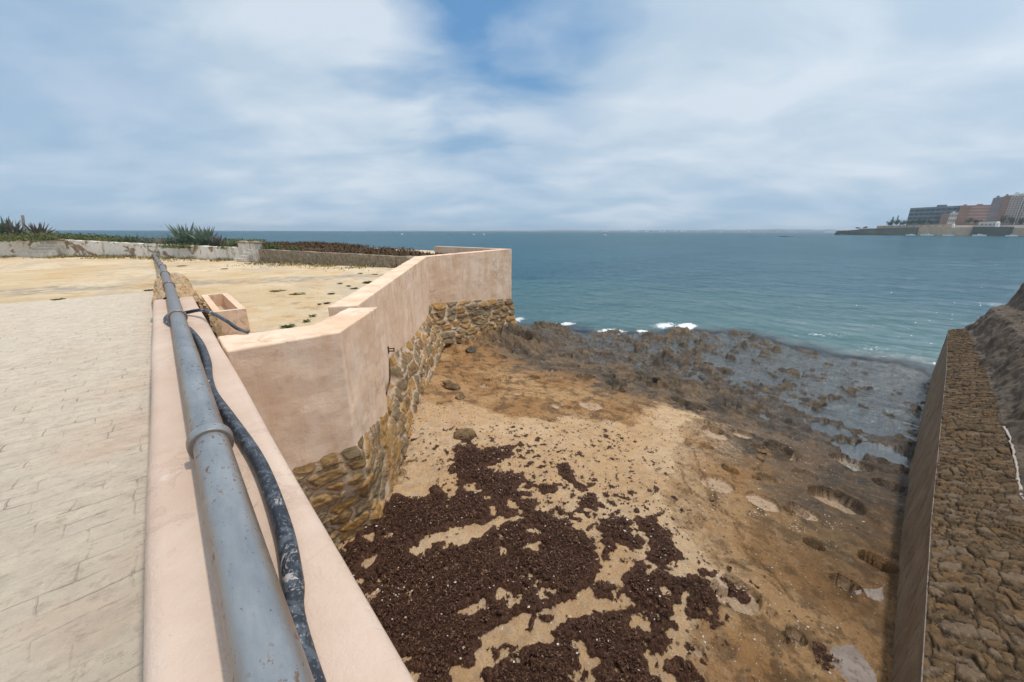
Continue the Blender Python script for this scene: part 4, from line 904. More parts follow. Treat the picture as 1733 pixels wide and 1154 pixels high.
M['peelw'] = mat_var('old_whitewash', (.50, .45, .39), (.70, .66, .6), 3.5, .9, .1, .02)
e_, f_ = np.array(gw['e']), np.array(gw['f']); dd = (f_-e_)/np.linalg.norm(f_-e_); nrm = np.array([dd[1], -dd[0]]); nrm = nrm if nrm@(-e_) < 0 else -nrm
steps((e_+f_)/2-nrm*.55, nrm, .85, 5, .16, .22, 'whitewashed steps between two capped pillars beside the green scrub', (-1, 1))
e_, f_ = np.array(gw['b']), np.array(gw['c']); dd = (f_-e_)/np.linalg.norm(f_-e_); nrm = np.array([dd[1], -dd[0]]); nrm = nrm if nrm@(-e_) < 0 else -nrm
steps((e_+f_)/2-nrm*1.0, nrm, 1.6, 5, .2, .3, 'small broad white steps in the terrace wall at the far left', (-1,))
# terraces
def sheet(name, poly, z, mat, amp_=.1, step=.5, scat=None):
    xs_ = [p[0] for p in poly]; ys_ = [p[1] for p in poly]; X_, Y_ = np.meshgrid(np.arange(min(xs_), max(xs_)+step, step), np.arange(min(ys_), max(ys_)+step, step))
    z_ = (z if not callable(z) else z(X_, Y_))+(fbm(X_*.5, Y_*.5, 4, 77)-.5)*amp_; ins = inpoly(X_.ravel(), Y_.ravel(), poly); f = gridfaces(*X_.shape); f = f[ins[f].all(1)]
    o = npmesh(name, np.stack([X_, Y_, z_], -1).reshape(-1, 3), f, mat); return tag(o, kind='structure')
tl = [gw['a'], gw['b'], gw['c'], gw['d'], gw['e'], (gw['f'][0]-.1, gw['f'][1]+.5), (9, 50), (-10, 75), (-60, 90), (-60, 50)]
zU = lambda X_, Y_: 4.52+.36*ss(-.5, -6., X_)
sheet('upper_terrace', tl, zU, M['soil'], .12)
tr_ = [gw['f'], gw['g'], g2, (12.6, 14.9), (RB[0]-.2, RB[1]), tuple(onz(560, 410, 4.42)[:2]), tuple(onz(400, 409, 4.42)[:2])]
sheet('lower_terrace', tr_, 4.30, M['soil'], .12, .25)
MB().prism([(gw['f'][0], gw['f'][1]+.3), (gw['g'][0]+.2, gw['g'][1]+.3), (g2[0], g2[1]+.2), (12.5, 15), (RB[0]-.3, RB[1]), tuple(onz(560, 411, 4.4)[:2]), tuple(onz(400, 410, 4.4)[:2])], -1, 4.2)
def scrub(name, poly, z, n, h0, h1, mat, label, cat='scrub', seed=1, w_=.05):
    r_ = np.random.default_rng(seed); xs_ = [p[0] for p in poly]; ys_ = [p[1] for p in poly]; X_ = r_.uniform(min(xs_), max(xs_), n*4); Y_ = r_.uniform(min(ys_), max(ys_), n*4)
    k = inpoly(X_, Y_, poly) & (fbm(X_*.6, Y_*.6, 3, seed) > .36+.2*r_.random(n*4)); X_, Y_ = X_[k][:n], Y_[k][:n]; m__ = len(X_)
    hh_ = r_.uniform(h0, h1, m__)*(.35+1.1*fbm(X_*.35, Y_*.35, 3, seed+4)); zz = (z if not callable(z) else z(X_, Y_))+r_.random(m__)*hh_; th_ = r_.uniform(0, 6.28, m__); L_ = r_.uniform(.5, 1.3, m__)*w_*2
    d_ = np.stack([np.cos(th_), np.sin(th_), r_.uniform(-.3, 1.2, m__)], 1)*L_[:, None]; s_2 = np.stack([-np.sin(th_), np.cos(th_), r_.uniform(-.5, .5, m__)], 1)*(L_*.35)[:, None]; C_ = np.stack([X_, Y_, zz], 1)
    V_ = np.stack([C_-s_2, C_+s_2, C_+d_+s_2*.3, C_+d_-s_2*.3], 1).reshape(-1, 3)
    o = npmesh(name, V_, np.arange(m__*4).reshape(-1, 4), mat, None, {'rnd': np.repeat(r_.random(m__)*.7, 4)}, smooth=False); return tag(o, label, cat, kind='stuff')
scrub('dry_scrub', tr_, 4.28, 30000, .10, .26, M['dryscrub'], 'dark brown dry scrub covering the lower terrace behind the low grey wall', seed=5, w_=.045)
nI = lambda p, d: (p[0]+d*.75, p[1]+d*.66)
tl2 = [nI(gw['a'], .6), nI(gw['b'], .6), nI(gw['c'], .8), nI(gw['d'], .7), nI(gw['e'], .5)]+tl[5:]
scrub('green_scrub', tl2, zU, 45000, .08, .30, M['scrub'], 'low green scrub covering the upper terrace around the agaves', seed=6, w_=.06)
# seaward edge of land so the terrace does not float
landp = [(-60, 90), (-10, 75), (9, 50), tuple(onz(400, 410, 4.2)[:2]), tuple(onz(560, 411.5, 4.2)[:2]), (RB[0], RB[1]), (13, 14.6), (13.2, 14.4), (8, 13.6), (2.6, 6.8), (.6, 5.5), (.25, 5.3), (.2, 4.0), (.2, -12), (-60, -12)]
o = MB().prism(landp, -3, 3.86).build('land', M['soil']); tag(o, kind='structure')

Dw = lambda px: float(np.interp(px, [-260, 70, 112, 262, 404, 446, 674], [49.4, 40.4, 39.3, 34.9, 27.8, 25.5, 19.1]))
def agave(px, py_base, D, size, n, mat, label, seed, spread=1.):
    r_ = random.Random(seed); D0 = D; D = max(D, Dw(px)+1.6); size *= D/D0; p = atD(px, py_base, D); p[2] = float(zU(p[0], p[1]))+.05; t_ = thing('agave', label, 'agave', tuple(p), 'agaves on the upper terrace')
    mb = MB()
    for i in range(n):
        az = i*2.399+r_.uniform(-.2, .2); f = i/n; el = R(78-58*f*spread+r_.uniform(-8, 8)); L_ = size*(.75+.35*math.sin(math.pi*min(1, f+.25)))*r_.uniform(.85, 1.1); wb = L_*.085
        pts = []; K = 7
        for k in range(K+1):
            s_ = k/K; droop = .18*s_*s_*(1.2-math.sin(el)); r0 = .05+L_*s_*math.cos(el); z = L_*s_*math.sin(el)-L_*droop
            ww = wb*(.75+.6*math.sin(math.pi*min(s_*1.35, 1))**1)*(1-s_**2.2)+.004
            c_ = (r0*math.cos(az), r0*math.sin(az), z); sdv = (-math.sin(az), math.cos(az), 0); upn = (-math.sin(el)*math.cos(az), -math.sin(el)*math.sin(az), math.cos(el))
            pts.append([tuple(c_[j]+sdv[j]*ww*q+upn[j]*ww*e for j in range(3)) for q, e in ((-1, .35), (0, -.12), (1, .35), (0, -.45))])
        vs = [v for ring in pts for v in ring]; fs = []
        for k in range(K):
            for j in range(4): fs.append((k*4+j, k*4+(j+1) % 4, (k+1)*4+(j+1) % 4, (k+1)*4+j))
        mb.add(vs, fs)
    mb.build('leaf_rosette', mat, t_, smooth=False)
    MB().tube([(0, 0, -.1), (0, 0, size*.22)], [size*.1, size*.07], 8).build('stem', M['dryscrub'], t_)
agave(313, 404, 28.5, 1.30, 46, M['agave'], 'big blue green agave, left of the tall pair on the terrace', 1)
agave(347, 405, 29.5, 1.25, 46, M['agave'], 'big blue green agave, right of the tall pair on the terrace', 2)
agave(368, 405, 30.5, .8, 30, M['agavep'], 'lower greyish agave leaning out at the right of the tall pair', 3)
agave(12, 398, 38, 1.35, 44, M['agave'], 'green agave at the left edge of the photo', 4)
agave(26, 398, 39, 1.2, 26, M['agavep'], 'purplish agave between the post and the left edge', 5)
agave(65, 398, 38, 1.1, 40, M['agavep'], 'greyish agave just right of the slim post', 6)
agave(228, 408, 29, .62, 30, M['agave'], 'small agave on the terrace above the stained wall', 7, .8)
agave(212, 408, 29.5, .55, 30, M['agave'], 'leftmost of the small agaves above the stained wall', 8, .8)
agave(248, 408, 29, .55, 30, M['agave'], 'small agave just left of the grey bush', 9, .8)
agave(290, 408, 28.5, .6, 30, M['agave'], 'small agave in front of the grey bush beside the big agaves', 10, .8)
agave(390, 409, 30, .5, 34, M['agave'], 'small dark agave just left of the capped pillars', 12, .8)
# grey bush + green bushes
def bush(px, py, D, rx, rz_, n, mat, name, label, seed, z=None, leaf=.05):
    D0 = D; D = max(D, Dw(px)+(.7 if name != 'on' else -.6)); rx *= D/D0; rz_ *= D/D0; p = atD(px, py, D); p[2] = z if z is not None else float(zU(p[0], p[1]))+.03; r_ = np.random.default_rng(seed); t_ = thing(name, label, 'bush', tuple(p))
    c_ = r_.normal(size=(14, 3))*.45; c_[:, 2] = np.abs(c_[:, 2])
    k = r_.integers(0, 14, n); q = c_[k]+r_.normal(size=(n, 3))*.28; q[:, 2] = np.abs(q[:, 2]); q = q*np.array([rx, rx, rz_])
    th_ = r_.normal(size=(n, 3)); th_ /= np.linalg.norm(th_, axis=1)[:, None]; b2 = np.cross(th_, r_.normal(size=(n, 3))); b2 /= np.linalg.norm(b2, axis=1)[:, None]
    L_ = r_.uniform(.5, 1.4, n)[:, None]*leaf; V_ = np.stack([q-th_*L_, q+b2*L_*.4, q+th_*L_, q-b2*L_*.4], 1).reshape(-1, 3)
    npmesh('foliage', V_, np.arange(n*4).reshape(-1, 4), mat, t_, {'rnd': np.repeat(r_.random(n)*.6, 4)}, smooth=False)
    mb = MB()
    for i in range(9): v = c_[i]*np.array([rx, rx, rz_]); mb.tube([(0, 0, -.1), tuple(v*.5+np.array([0, 0, .05])), tuple(v)], [.02, .012, .005], 5)
    mb.build('branches', M['dryscrub'], t_); return t_
bush(277, 408, 29.5, .7, .75, 900, M['greyscrub'], 'grey_bush', 'pale grey bare bush left of the big agaves', 3, leaf=.035)
bush(200, 408, 30, .8, .28, 1800, M['scrub'], 'green_bush', 'low dark green bush on the terrace left of the small agaves', 4)
bush(330, 410, 27.6, 1.3, .22, 2600, M['scrub'], 'green_bush', 'low green bush spreading below the big agaves', 5, leaf=.06)
bush(395, 412, 27.2, .7, .28, 2200, M['scrub'], 'green_bush', 'bright green bush left of the capped pillars', 6)
bush(462, 417, 24.5, .45, .26, 2200, M['weedgreen'], 'green_bush', 'green bush spilling over the low grey wall right of the steps', 7, 4.42)
bush(487, 417, 24., .4, .2, 1600, M['weedgreen'], 'green_bush', 'small bright bush on the lower terrace, right of the spilling one', 8, 4.38)
bush(55, 403, 36, 3.2, .3, 6000, M['scrub'], 'green_bush', 'long dark hedge of scrub below the left agaves', 9, None, .08)

pp = atD(38, 388, 45); pt = atD(38, 364, 45); o = MB().tube([((pp[0]-pt[0])*.5, (pp[1]-pt[1])*.5, 4.3-pp[2]), ((pt[0]-pp[0]), (pt[1]-pp[1]), (pt[2]-pp[2]))], [.085, .075], 10).build('post', M['post']); o.location = pp
tag(o, 'slim weathered post standing among the left agaves', 'post')
# weeds on the sand
def tuft(x, y, z, r0, n, mat, label, seed, grp='weeds growing on the sand', h=.1):
    r_ = random.Random(seed); mb = MB()
    for i in range(n):
        a = r_.uniform(0, 6.28); q = r_.uniform(0, 1)**.6*r0; bx, by = 0, 0; a2 = a; L_ = r_.uniform(.4, 1.5)*r0; w_ = L_*.14
        dx_, dy_ = math.cos(a2)*L_*.6, math.sin(a2)*L_*.6; sx_, sy_ = -math.sin(a2)*w_, math.cos(a2)*w_
        mb.add([(bx, by, 0), (bx+dx_+sx_, by+dy_+sy_, h*.8), (bx+dx_*1.9, by+dy_*1.9, h*r_.uniform(.1, 1.2)), (bx+dx_-sx_, by+dy_-sy_, h*.7)], [(0, 1, 2, 3)])
    o = mb.build('weed_tuft', mat); o.location = (x, y, z); return tag(o, label, 'weed', grp)
WD = [(518,544,.07,60,'weedgreen','small green weed on the sand nearest the pink wall corner'),(530,535,.06,50,'weedgreen','small green weed just beyond the nearest weed by the wall corner'),(488,553,.10,70,'weedgreen','green weed patch right beside the near pink wall'),
 (630,478,.22,150,'weedgreen','bright green weed hugging the long pink wall'),(610,463,.12,70,'scrub','dark weed on the sand right of the grey patch'),(635,464,.10,50,'drystraw','straw-coloured weed near the long pink wall'),
 (600,488,.14,60,'scrub','dark flat weed left of the bright green weed'),(553,513,.10,50,'scrub','dark weed in the middle of the sand by the wall jog'),(540,515,.07,40,'scrub','small dark weed left of the wall jog'),
 (252,491,.12,90,'scrub','dark tuft at the paving end beside the rubble'),(98,507,.13,70,'scrub','dark tuft on the paving edge at the left'),(308,450,.2,60,'scrub','flat weed on the sand right of the far pipe'),(380,455,.14,60,'scrub','tiny dark weed in the middle of the far sand'),(505,497,.16,60,'drystraw','straw-brown weed in the middle of the sand'),(560,497,.12,50,'scrub','dark weed left of the flat weed by the bright green one'),(470,492,.16,60,'drystraw','pale dry weed lying left on the open sand'),(575,480,.10,50,'scrub','dark weed near the grey gravel strip'),(590,484,.09,40,'scrub','smaller dark weed near the end of the grey gravel strip')]
for i, (a, b, r0, n, mt, lb) in enumerate(WD):
    q = onz(a, b, 3.9); tuft(q[0], q[1], 3.885, r0*(.75 if mt == 'scrub' else 1), n, M['dryscrub' if mt == 'scrub' and i % 2 else mt], lb, 50+i, h=.035 if mt != 'weedgreen' else .05)
# dry fringe of grass along the foot of the terrace walls
fr = []
r_ = np.random.default_rng(8); V_ = []; 
for (A_, B_, n) in [(gw['a'], gw['b'], 2600), (gw['c'], gw['d'], 2600), (gw['d'], gw['e'], 1600), (gw['f'], gw['g'], 1500)]:
    A_, B_ = np.array(A_), np.array(B_); d = (B_-A_)/np.linalg.norm(B_-A_); nm = np.array([d[1], -d[0]]); nm = nm if nm@(-A_) > 0 else -nm
    t_ = r_.random(n); off = .2+np.abs(r_.normal(size=n))*.9; p = A_+(B_-A_)*t_[:, None]+nm*off[:, None]; kk = fbm(p[:, 0]*1.2, p[:, 1]*1.2, 3, 9) > .42; p = p[kk]; L_ = r_.uniform(.06, .22, len(p))*np.exp(-off[kk]*.5)
    a = r_.uniform(0, 6.28, len(p)); dx_ = np.stack([np.cos(a)*L_*.7, np.sin(a)*L_*.7, L_], 1); s_2 = np.stack([-np.sin(a)*.02, np.cos(a)*.02, 0*a], 1); b0 = np.stack([p[:, 0], p[:, 1], np.full(len(p), 3.885)], 1)
    V_.append(np.stack([b0-s_2, b0+s_2, b0+dx_+s_2*.4, b0+dx_-s_2*.4], 1).reshape(-1, 3))
V_ = np.concatenate(V_); k2 = N('dry_fringe_grass'); rn_ = k2.attr('rnd'); mfr = k2.bsdf(k2.ramp(rn_, (.1, (.10, .12, .04)), (.45, (.22, .17, .08)), (.9, (.42, .33, .17))), .9, spec=.1)
o = npmesh('dry_grass', V_, np.arange(len(V_)).reshape(-1, 4), mfr, None, {'rnd': np.repeat(r_.random(len(V_)//4), 4)}, smooth=False); tag(o, 'dry yellow grass along the foot of the terrace walls', 'grass', kind='stuff')

# ------------------------------------------------------------ far shore
XF = 1300.
def Q(px, py, dX=0): p = atX(px, py+1.2, XF+dX); return p
def face_block(name, pts_px, depth_, mat, parent, dX=0, base=None):
    """front outline given by surveyed points on the plane X = XF+dX, extruded back in X"""
    P_ = [Q(a, b, dX) for a, b in pts_px]
    n = len(P_); vs = [(XF+dX, p[1], p[2] if base is None else max(p[2], base)) for p in P_]+[(XF+dX+depth_, p[1], p[2] if base is None else max(p[2], base)) for p in P_]
    o = MB().add(vs, [tuple(range(n)), tuple(reversed(range(n, 2*n)))]+[(i, (i+1) % n, n+(i+1) % n, n+i) for i in range(n)]).build(name, mat); loc_parent(o, parent); return o
def stripes(name, parent, y0, y1, z0, z1, nfl, nwin, mat, X, wfrac=.8, hfrac=.5, each=True):
    mb = MB(); cnt = 0
    for i in range(nfl):
        zc = z0+(z1-z0)*(i+.5)/nfl; hz_ = (z1-z0)/nfl*hfrac
        if not each:
            mb = MB().box((X-.4, (y0+y1)/2, zc), (.8, abs(y1-y0)*wfrac, hz_)); o = mb.build(name, mat); loc_parent(o, parent); continue
        for j in range(nwin):
            yc = y0+(y1-y0)*(j+.5)/nwin; o = MB().box((X-.15, yc, zc), (.5, abs(y1-y0)/nwin*wfrac, hz_)).build(name, mat); loc_parent(o, parent)
zR = lambda px, py: float(Q(px, py)[2]); yR = lambda px: float(Q(px, 380)[1])
# sea rampart of the town
fr_ = thing('town_rampart', 'long low stone rampart at the water on the far shore', 'rampart', (XF, yR(1560), 0))
def blk(name, x0, x1, t0, t1, mat, dep=60, dX=0, zbot=-1, parent=fr_):
    P_ = [(yR(x0), zbot), (yR(x0), zR(x0, t0)), (yR(x1), zR(x1, t1)), (yR(x1), zbot)]; n = 4
    vs = [(XF+dX, a, b) for a, b in P_]+[(XF+dX+dep, a, b) for a, b in P_]
    o = MB().add(vs, [(0, 1, 2, 3), (7, 6, 5, 4)]+[(i, (i+1) % n, n+(i+1) % n, n+i) for i in range(n)]).build(name, mat); loc_parent(o, parent); return o
o = MB().add([(XF, yR(1414), -1), (XF, yR(1419), zR(1419, 389.5)), (XF, yR(1440), zR(1440, 388.3)), (XF, yR(1470), zR(1470, 386)), (XF, yR(1557), zR(1557, 383.3)), (XF-6, yR(1553), -1)]+
             [(XF+90, yR(1440), -1), (XF+90, yR(1440), zR(1419, 389.5)), (XF+90, yR(1450), zR(1440, 388.3)), (XF+90, yR(1470), zR(1470, 386)), (XF+90, yR(1557), zR(1557, 383.3)), (XF+90, yR(1553), -1)],
             [(0, 1, 2, 3, 4, 5), (11, 10, 9, 8, 7, 6), (1, 7, 8, 2), (2, 8, 9, 3), (3, 9, 10, 4), (0, 6, 7, 1), (4, 10, 11, 5), (0, 5, 11, 6)]).build('dark_bastion', M['ramp_dark']); loc_parent(o, fr_)
blk('tan_wall', 1556.5, 1648, 383.5, 383.5, M['ramp_tan'], 80, 1)
blk('dark_wall', 1648, 1717, 382.6, 382.6, M['ramp_dark'], 80, -3)
blk('pale_wall', 1717, 1800, 384, 384, M['ramp_tan'], 80, 3)
blk('upper_parapet', 1484, 1617, 380.8, 378.2, M['ramp_tan'], 60, 12, 5)
blk('upper_terrace_wall', 1617, 1800, 379.8, 379.5, M['cream'], 60, 14, 5)
for i in range(9):
    x = 1497+i*12.5; o = MB().box((XF+11.8, yR(x), zR(x, 382.0-i*.15)), (1.2, 3.0, 2.2)).build('embrasure', M['slate']); loc_parent(o, fr_)
gt = thing('barracks', 'low cream building with small dark windows on the far rampart', 'building', (XF+14, yR(1672), 18))
blk('wall', 1657, 1690, 374.2, 373.6, M['cream'], 14, 6, 14, gt)
for i in range(4): o = MB().box((XF+5.7, yR(1662+i*7), zR(1662+i*7, 378.5)), (.8, 2.6, 3)).build('window', M['slate']); loc_parent(o, gt)
sb = thing('sentry_box', 'small white domed sentry box near the middle of the far rampart', 'sentry box', (XF+4, yR(1614), 20))
MB().tube([(0, 0, -4), (0, 0, 2.5), (0, 0, 3.8), (0, 0, 4.8), (0, 0, 5.2)], [2.4, 2.4, 2., 1., .1], 10).build('turret', M['white'], sb, smooth=True)
MB().box((-2.3, 0, .2), (.5, .8, 1.6)).build('doorway', M['slate'], sb)
sb2 = thing('sentry_box', 'larger white domed sentry box right of the cream barracks on the far shore', 'sentry box', (XF+4, yR(1688), 22))
MB().tube([(0, 0, -5), (0, 0, 3.5), (0, 0, 5.2), (0, 0, 6.8), (0, 0, 7.2)], [3.4, 3.4, 3., 1.6, .1], 10).build('turret', M['white'], sb2, smooth=True)
MB().box((-3.3, 0, .2), (.5, 1., 2.)).build('doorway', M['slate'], sb2)
pv2 = thing('pavilion', 'low white pavilion on the dark bastion tip of the far shore', 'building', (XF+8, yR(1466), 10))
blk('wall', 1455, 1481, 385.6, 385.2, M['cream'], 10, 4, 6, pv2); blk('roof', 1454, 1482, 384.9, 384.5, M['white'], 12, 3, zR(1466, 385.7), pv2)
# town platform
o = MB().prism([(XF+40, yR(1490)), (XF+40, yR(1900)), (XF+900, yR(1900)-300), (XF+900, yR(1490))], -1, 17).build('town_ground', M['coast']); tag(o, kind='structure')
# buildings
b1 = thing('glass_block', 'long dark glass hotel block with flat roof on the far shore', 'building', (XF+60, yR(1580), 17)); d1 = 60
def Q2(px, py, dX): return atX(px, py+1.2, XF+dX)
def bblock(parent, name, x0, x1, t0, t1, mat, dX, dep, z0=15, x0t=None):
    a0 = Q2(x0, 378, dX)[1]; a1 = Q2(x1, 378, dX)[1]; z_0 = Q2(x0, t0, dX)[2]; z_1 = Q2(x1, t1, dX)[2]
    vs = [(XF+dX, a0, z0), (XF+dX, a0, z_0), (XF+dX, a1, z_1), (XF+dX, a1, z0)]; vs += [(v[0]+dep, v[1], v[2]) for v in vs]
    o = MB().add(vs, [(0, 1, 2, 3), (7, 6, 5, 4), (0, 4, 5, 1), (1, 5, 6, 2), (2, 6, 7, 3), (3, 7, 4, 0)]).build(name, mat); loc_parent(o, parent); return a0, a1, z_0, z_1
a0, a1, z0_, z1_ = bblock(b1, 'wall', 1533, 1622, 351, 346.5, M['slate'], 60, 40)
for i in range(5):
    for j in range(10):
        f0 = (j+.06)/10; f1 = (j+.94)/10; zt0 = z0_+(z1_-z0_)*f0; zt1 = z0_+(z1_-z0_)*f1
        zz0 = 17+(zt0-17)*(i*.19+.05); zz1 = 17+(zt0-17)*(i*.19+.155); y_0 = a0+(a1-a0)*f0; y_1 = a0+(a1-a0)*f1
        o = MB().box((XF+59.8, (y_0+y_1)/2, (zz0+zz1)/2), (.8, abs(y_1-y_0), zz1-zz0)).build('window', M['glassd']); loc_parent(o, b1)
o = MB().box((XF+78, (a0+a1)/2-8, z1_+1.5), (14, 16, 3.5)).build('roof_plant', M['slate']); loc_parent(o, b1)
def block_with_windows(name, label, x0, x1, t0, t1, mat, dX, dep, nf, nw, wmat, z0=15, balc=None, roofm=None, hf=.5, wf=.6):
    b_ = thing(name, label, 'building', (XF+dX, Q2((x0+x1)/2, 378, dX)[1], 17)); a0, a1, z_0, z_1 = bblock(b_, 'wall', x0, x1, t0, t1, mat, dX, dep, z0)
    zt_ = min(z_0, z_1); stripes('window', b_, a0, a1, 17, zt_-1, nf, nw, wmat, XF+dX, wf, hf)
    if balc: 
        for i in range(nf):
            zc = 17+(zt_-18)*(i+.12)/nf; o = MB().box((XF+dX-1., (a0+a1)/2, zc), (2., abs(a1-a0)*.96, (zt_-18)/nf*.26)).build('balcony', balc); loc_parent(o, b_)
    o = MB().box((XF+dX+dep/2, a0+(a1-a0)*.4, max(z_0, z_1)+1.2), (dep*.4, abs(a1-a0)*.3, 2.6)).build('roof_hut', roofm or mat); loc_parent(o, b_); return b_
block_with_windows('low_brick_house', 'low brown house in front of the dark glass block', 1588, 1602, 361, 359.5, M['brownb'], 48, 10, 3, 4, M['slate'])
block_with_windows('low_white_house', 'low house with a pale roof in front of the brick block', 1602, 1617, 359, 358.2, M['cream'], 47, 10, 3, 4, M['slate'], roofm=M['white'])
block_with_windows('brick_block', 'reddish brick apartment block right of the dark glass block', 1616, 1634, 347, 346.5, M['brownb'], 45, 14, 7, 6, M['brick'])
block_with_windows('brick_block', 'wide red brick apartment block left of the tall towers', 1634, 1668, 346.5, 345.5, M['brick'], 46, 16, 7, 9, M['cream'], wf=.35, hf=.35)
block_with_windows('slate_tower', 'tall narrow slate grey tower beside the brown one', 1667, 1683, 334, 332, M['slate'], 44, 20, 13, 4, M['brick'])
block_with_windows('brown_tower', 'tall narrow brown tower between the slate and white towers', 1683, 1695, 331, 329.5, M['brownb'], 43, 22, 13, 3, M['brick'])
block_with_windows('white_tower', 'tall white apartment tower with brick balconies, left of two', 1695, 1716, 329, 326, M['cream'], 42, 22, 14, 4, M['slate'], balc=M['pinkb'], hf=.34, wf=.5)
block_with_windows('white_tower', 'tall white apartment tower with brick balconies, right of two at the photo edge', 1719, 1760, 326, 326, M['cream'], 41, 22, 14, 6, M['slate'], balc=M['pinkb'], hf=.34, wf=.5)
def tree_far(px, py0, py1, dX, w_, label, kind='round', seed=1):
    q = Q2(px, py0, dX); q[2] = max(q[2], 15); tp = Q2(px, py1, dX)[2]; h_ = tp-q[2]; t_ = thing('pine_tree' if kind == 'pine' else 'round_tree', label, 'tree', tuple(q), 'trees behind the far rampart')
    r_ = np.random.default_rng(seed); mb = MB().tube([(0, 0, -1), (0, 0, h_*.9)], [.5, .15], 6); mb.build('trunk', M['dryscrub'], t_); vs = []
    if kind == 'pine':
        C_ = []
        for i in range(9):
            z = h_*(.12+.095*i); rr2 = w_*(1-i/9.5); m__ = 60; a = r_.uniform(0, 6.28, m__); q_ = r_.uniform(0, 1, m__)*rr2; C_.append(np.stack([np.cos(a)*q_, np.sin(a)*q_, z+r_.normal(size=m__)*.25+q_*.15], 1))
        C_ = np.concatenate(C_)
    else:
        cl = r_.normal(size=(8, 3))*np.array([w_*.5, w_*.5, h_*.2])+np.array([0, 0, h_*.6]); C_ = cl[r_.integers(0, 8, 500)]+r_.normal(size=(500, 3))*np.array([w_*.25, w_*.25, h_*.14])
    n = len(C_); d_ = r_.normal(size=(n, 3)); e2 = r_.normal(size=(n, 3)); L_ = .9; V_ = np.stack([C_-d_*L_*.5, C_+e2*L_*.4, C_+d_*L_*.5, C_-e2*L_*.4], 1).reshape(-1, 3); npmesh('crown', V_, np.arange(n*4).reshape(-1, 4), M['treed'], t_, smooth=False)
tree_far(1508, 380, 364, 30, 4.5, 'tall dark norfolk pine left of two on the far shore', 'pine', 1); tree_far(1516, 380, 361.5, 34, 3.6, 'slimmer norfolk pine right of two on the far shore', 'pine', 2)
TL = [(1504, 381, 373.5, 'small round tree at the foot of the left norfolk pine'), (1513, 380, 371, 'round tree between the two norfolk pines'), (1522, 380, 371.5, 'round tree right of the norfolk pines'), (1530, 380, 371, 'round tree at the left corner of the glass block'), (1540, 379, 372.5, 'round tree under the left part of the glass block'),
      (1552, 379, 371, 'round tree in front of the glass block, third from its left corner'), (1560, 379, 370, 'tallest round tree in front of the glass block'), (1574, 378, 372, 'low round tree near the right end of the glass block'), (1638, 378, 369, 'broad round tree below the brick block'), (1650, 378, 370, 'round tree right of the broad one below the brick block'),
      (1697, 378, 366, 'big round tree below the left white tower'), (1712, 378, 367, 'big round tree between the two white towers'), (1728, 378, 366, 'big round tree below the right white tower'), (1450, 388, 384, 'small dark tree on the bastion tip'), (1463, 387, 383, 'small dark tree behind the pavilion')]
for i, (a, b, c_, lb) in enumerate(TL): tree_far(a, b, c_, 32 if a > 1490 else 20, 6. if a > 1490 else 4, lb, 'round', 20+i)
def boat(px, py, L_, label, D=None, mat='white'):
    q = onz(px, py+1., 0.); 
    if D: q = atD(px, py, D)
    q[2] = .0; t_ = thing('motor_boat', label, 'boat', tuple(q), 'boats moored off the far rampart'); ring = []
    for z, k in ((-.3, .7), (.5, .92), (1.1, 1.)):
        ring.append([(x*L_*.5, y*L_*.16*k, z*L_/8) for x, y in ((-1, -.8), (-.3, -1), (.4, -.85), (.8, -.4), (1.05*k, 0), (.8, .4), (.4, .85), (-.3, 1), (-1, .8))])
    vs = [v for r2 in ring for v in r2]; n = 9; fs = [(i*n+j, i*n+(j+1) % n, (i+1)*n+(j+1) % n, (i+1)*n+j) for i in range(2) for j in range(n)]+[tuple(range(n)), tuple(2*n+j for j in range(n))]
    MB().add(vs, fs).build('hull', M[mat], t_); MB().box((-.05*L_, 0, L_*.19), (L_*.3, L_*.17, L_*.1), 0, .8).build('cabin', M['white'], t_); MB().box((-.04*L_, 0, L_*.2), (L_*.22, L_*.175, L_*.045)).build('window', M['glassd'], t_)
    t_.rotation_euler = (0, 0, R(90)+random.uniform(-.3, .3)); return t_
for i, (a, lb) in enumerate([(1541, 'white boat in front of the dark bastion, leftmost of the moored boats'), (1568, 'white boat in front of the left end of the tan rampart'), (1605, 'white boat in front of the right part of the tan rampart'), (1657, 'white boat at the left end of the dark rampart section'), (1712, 'white boat near the right edge under the dark rampart section')]):
    boat(a, 397.6, 15+3*(i % 2), lb, 1150)
boat(1425, 396.8, 9, 'small dark boat off the bastion tip', 1150, 'slate')
for (a, b, lb) in [(1023, 397.5, 'small white boat in the middle of the open water'), (680, 399.5, 'white boat leftmost on the open water beyond the terrace'), (818, 399.5, 'white boat on the open water above the pink wall corner'), (801, 400.5, 'small white boat just left of the one above the wall corner')]:
    t_ = boat(a, b, 8, lb, 620); t_['group'] = 'boats on the open water'
# reef rocks
for i, (a, b, w_, lb) in enumerate([(1273, 397, 8, 'small dark reef rock out in the bay, left of the long reef'), (1333, 396.5, 26, 'long low dark reef rock in the bay'), (1357, 396, 6, 'small dark reef rock right of the long reef'), (765, 400, 14, 'dark low reef rock on open water above the pink wall'), (732, 400, 7, 'small reef rock left of the others beyond the terrace')]):
    q = atD(a, b, 640); me = blob(950+i, 3, .3, (1, .35, .12)); o = link('reef_rock', me, M['rockg']); o.location = (q[0], q[1], .1); s_ = w_*640/622/2*.8; o.scale = (s_, s_, s_*.5+1); o.rotation_euler = (0, 0, -YAW); tag(o, lb, 'rock', 'reef rocks in the bay')
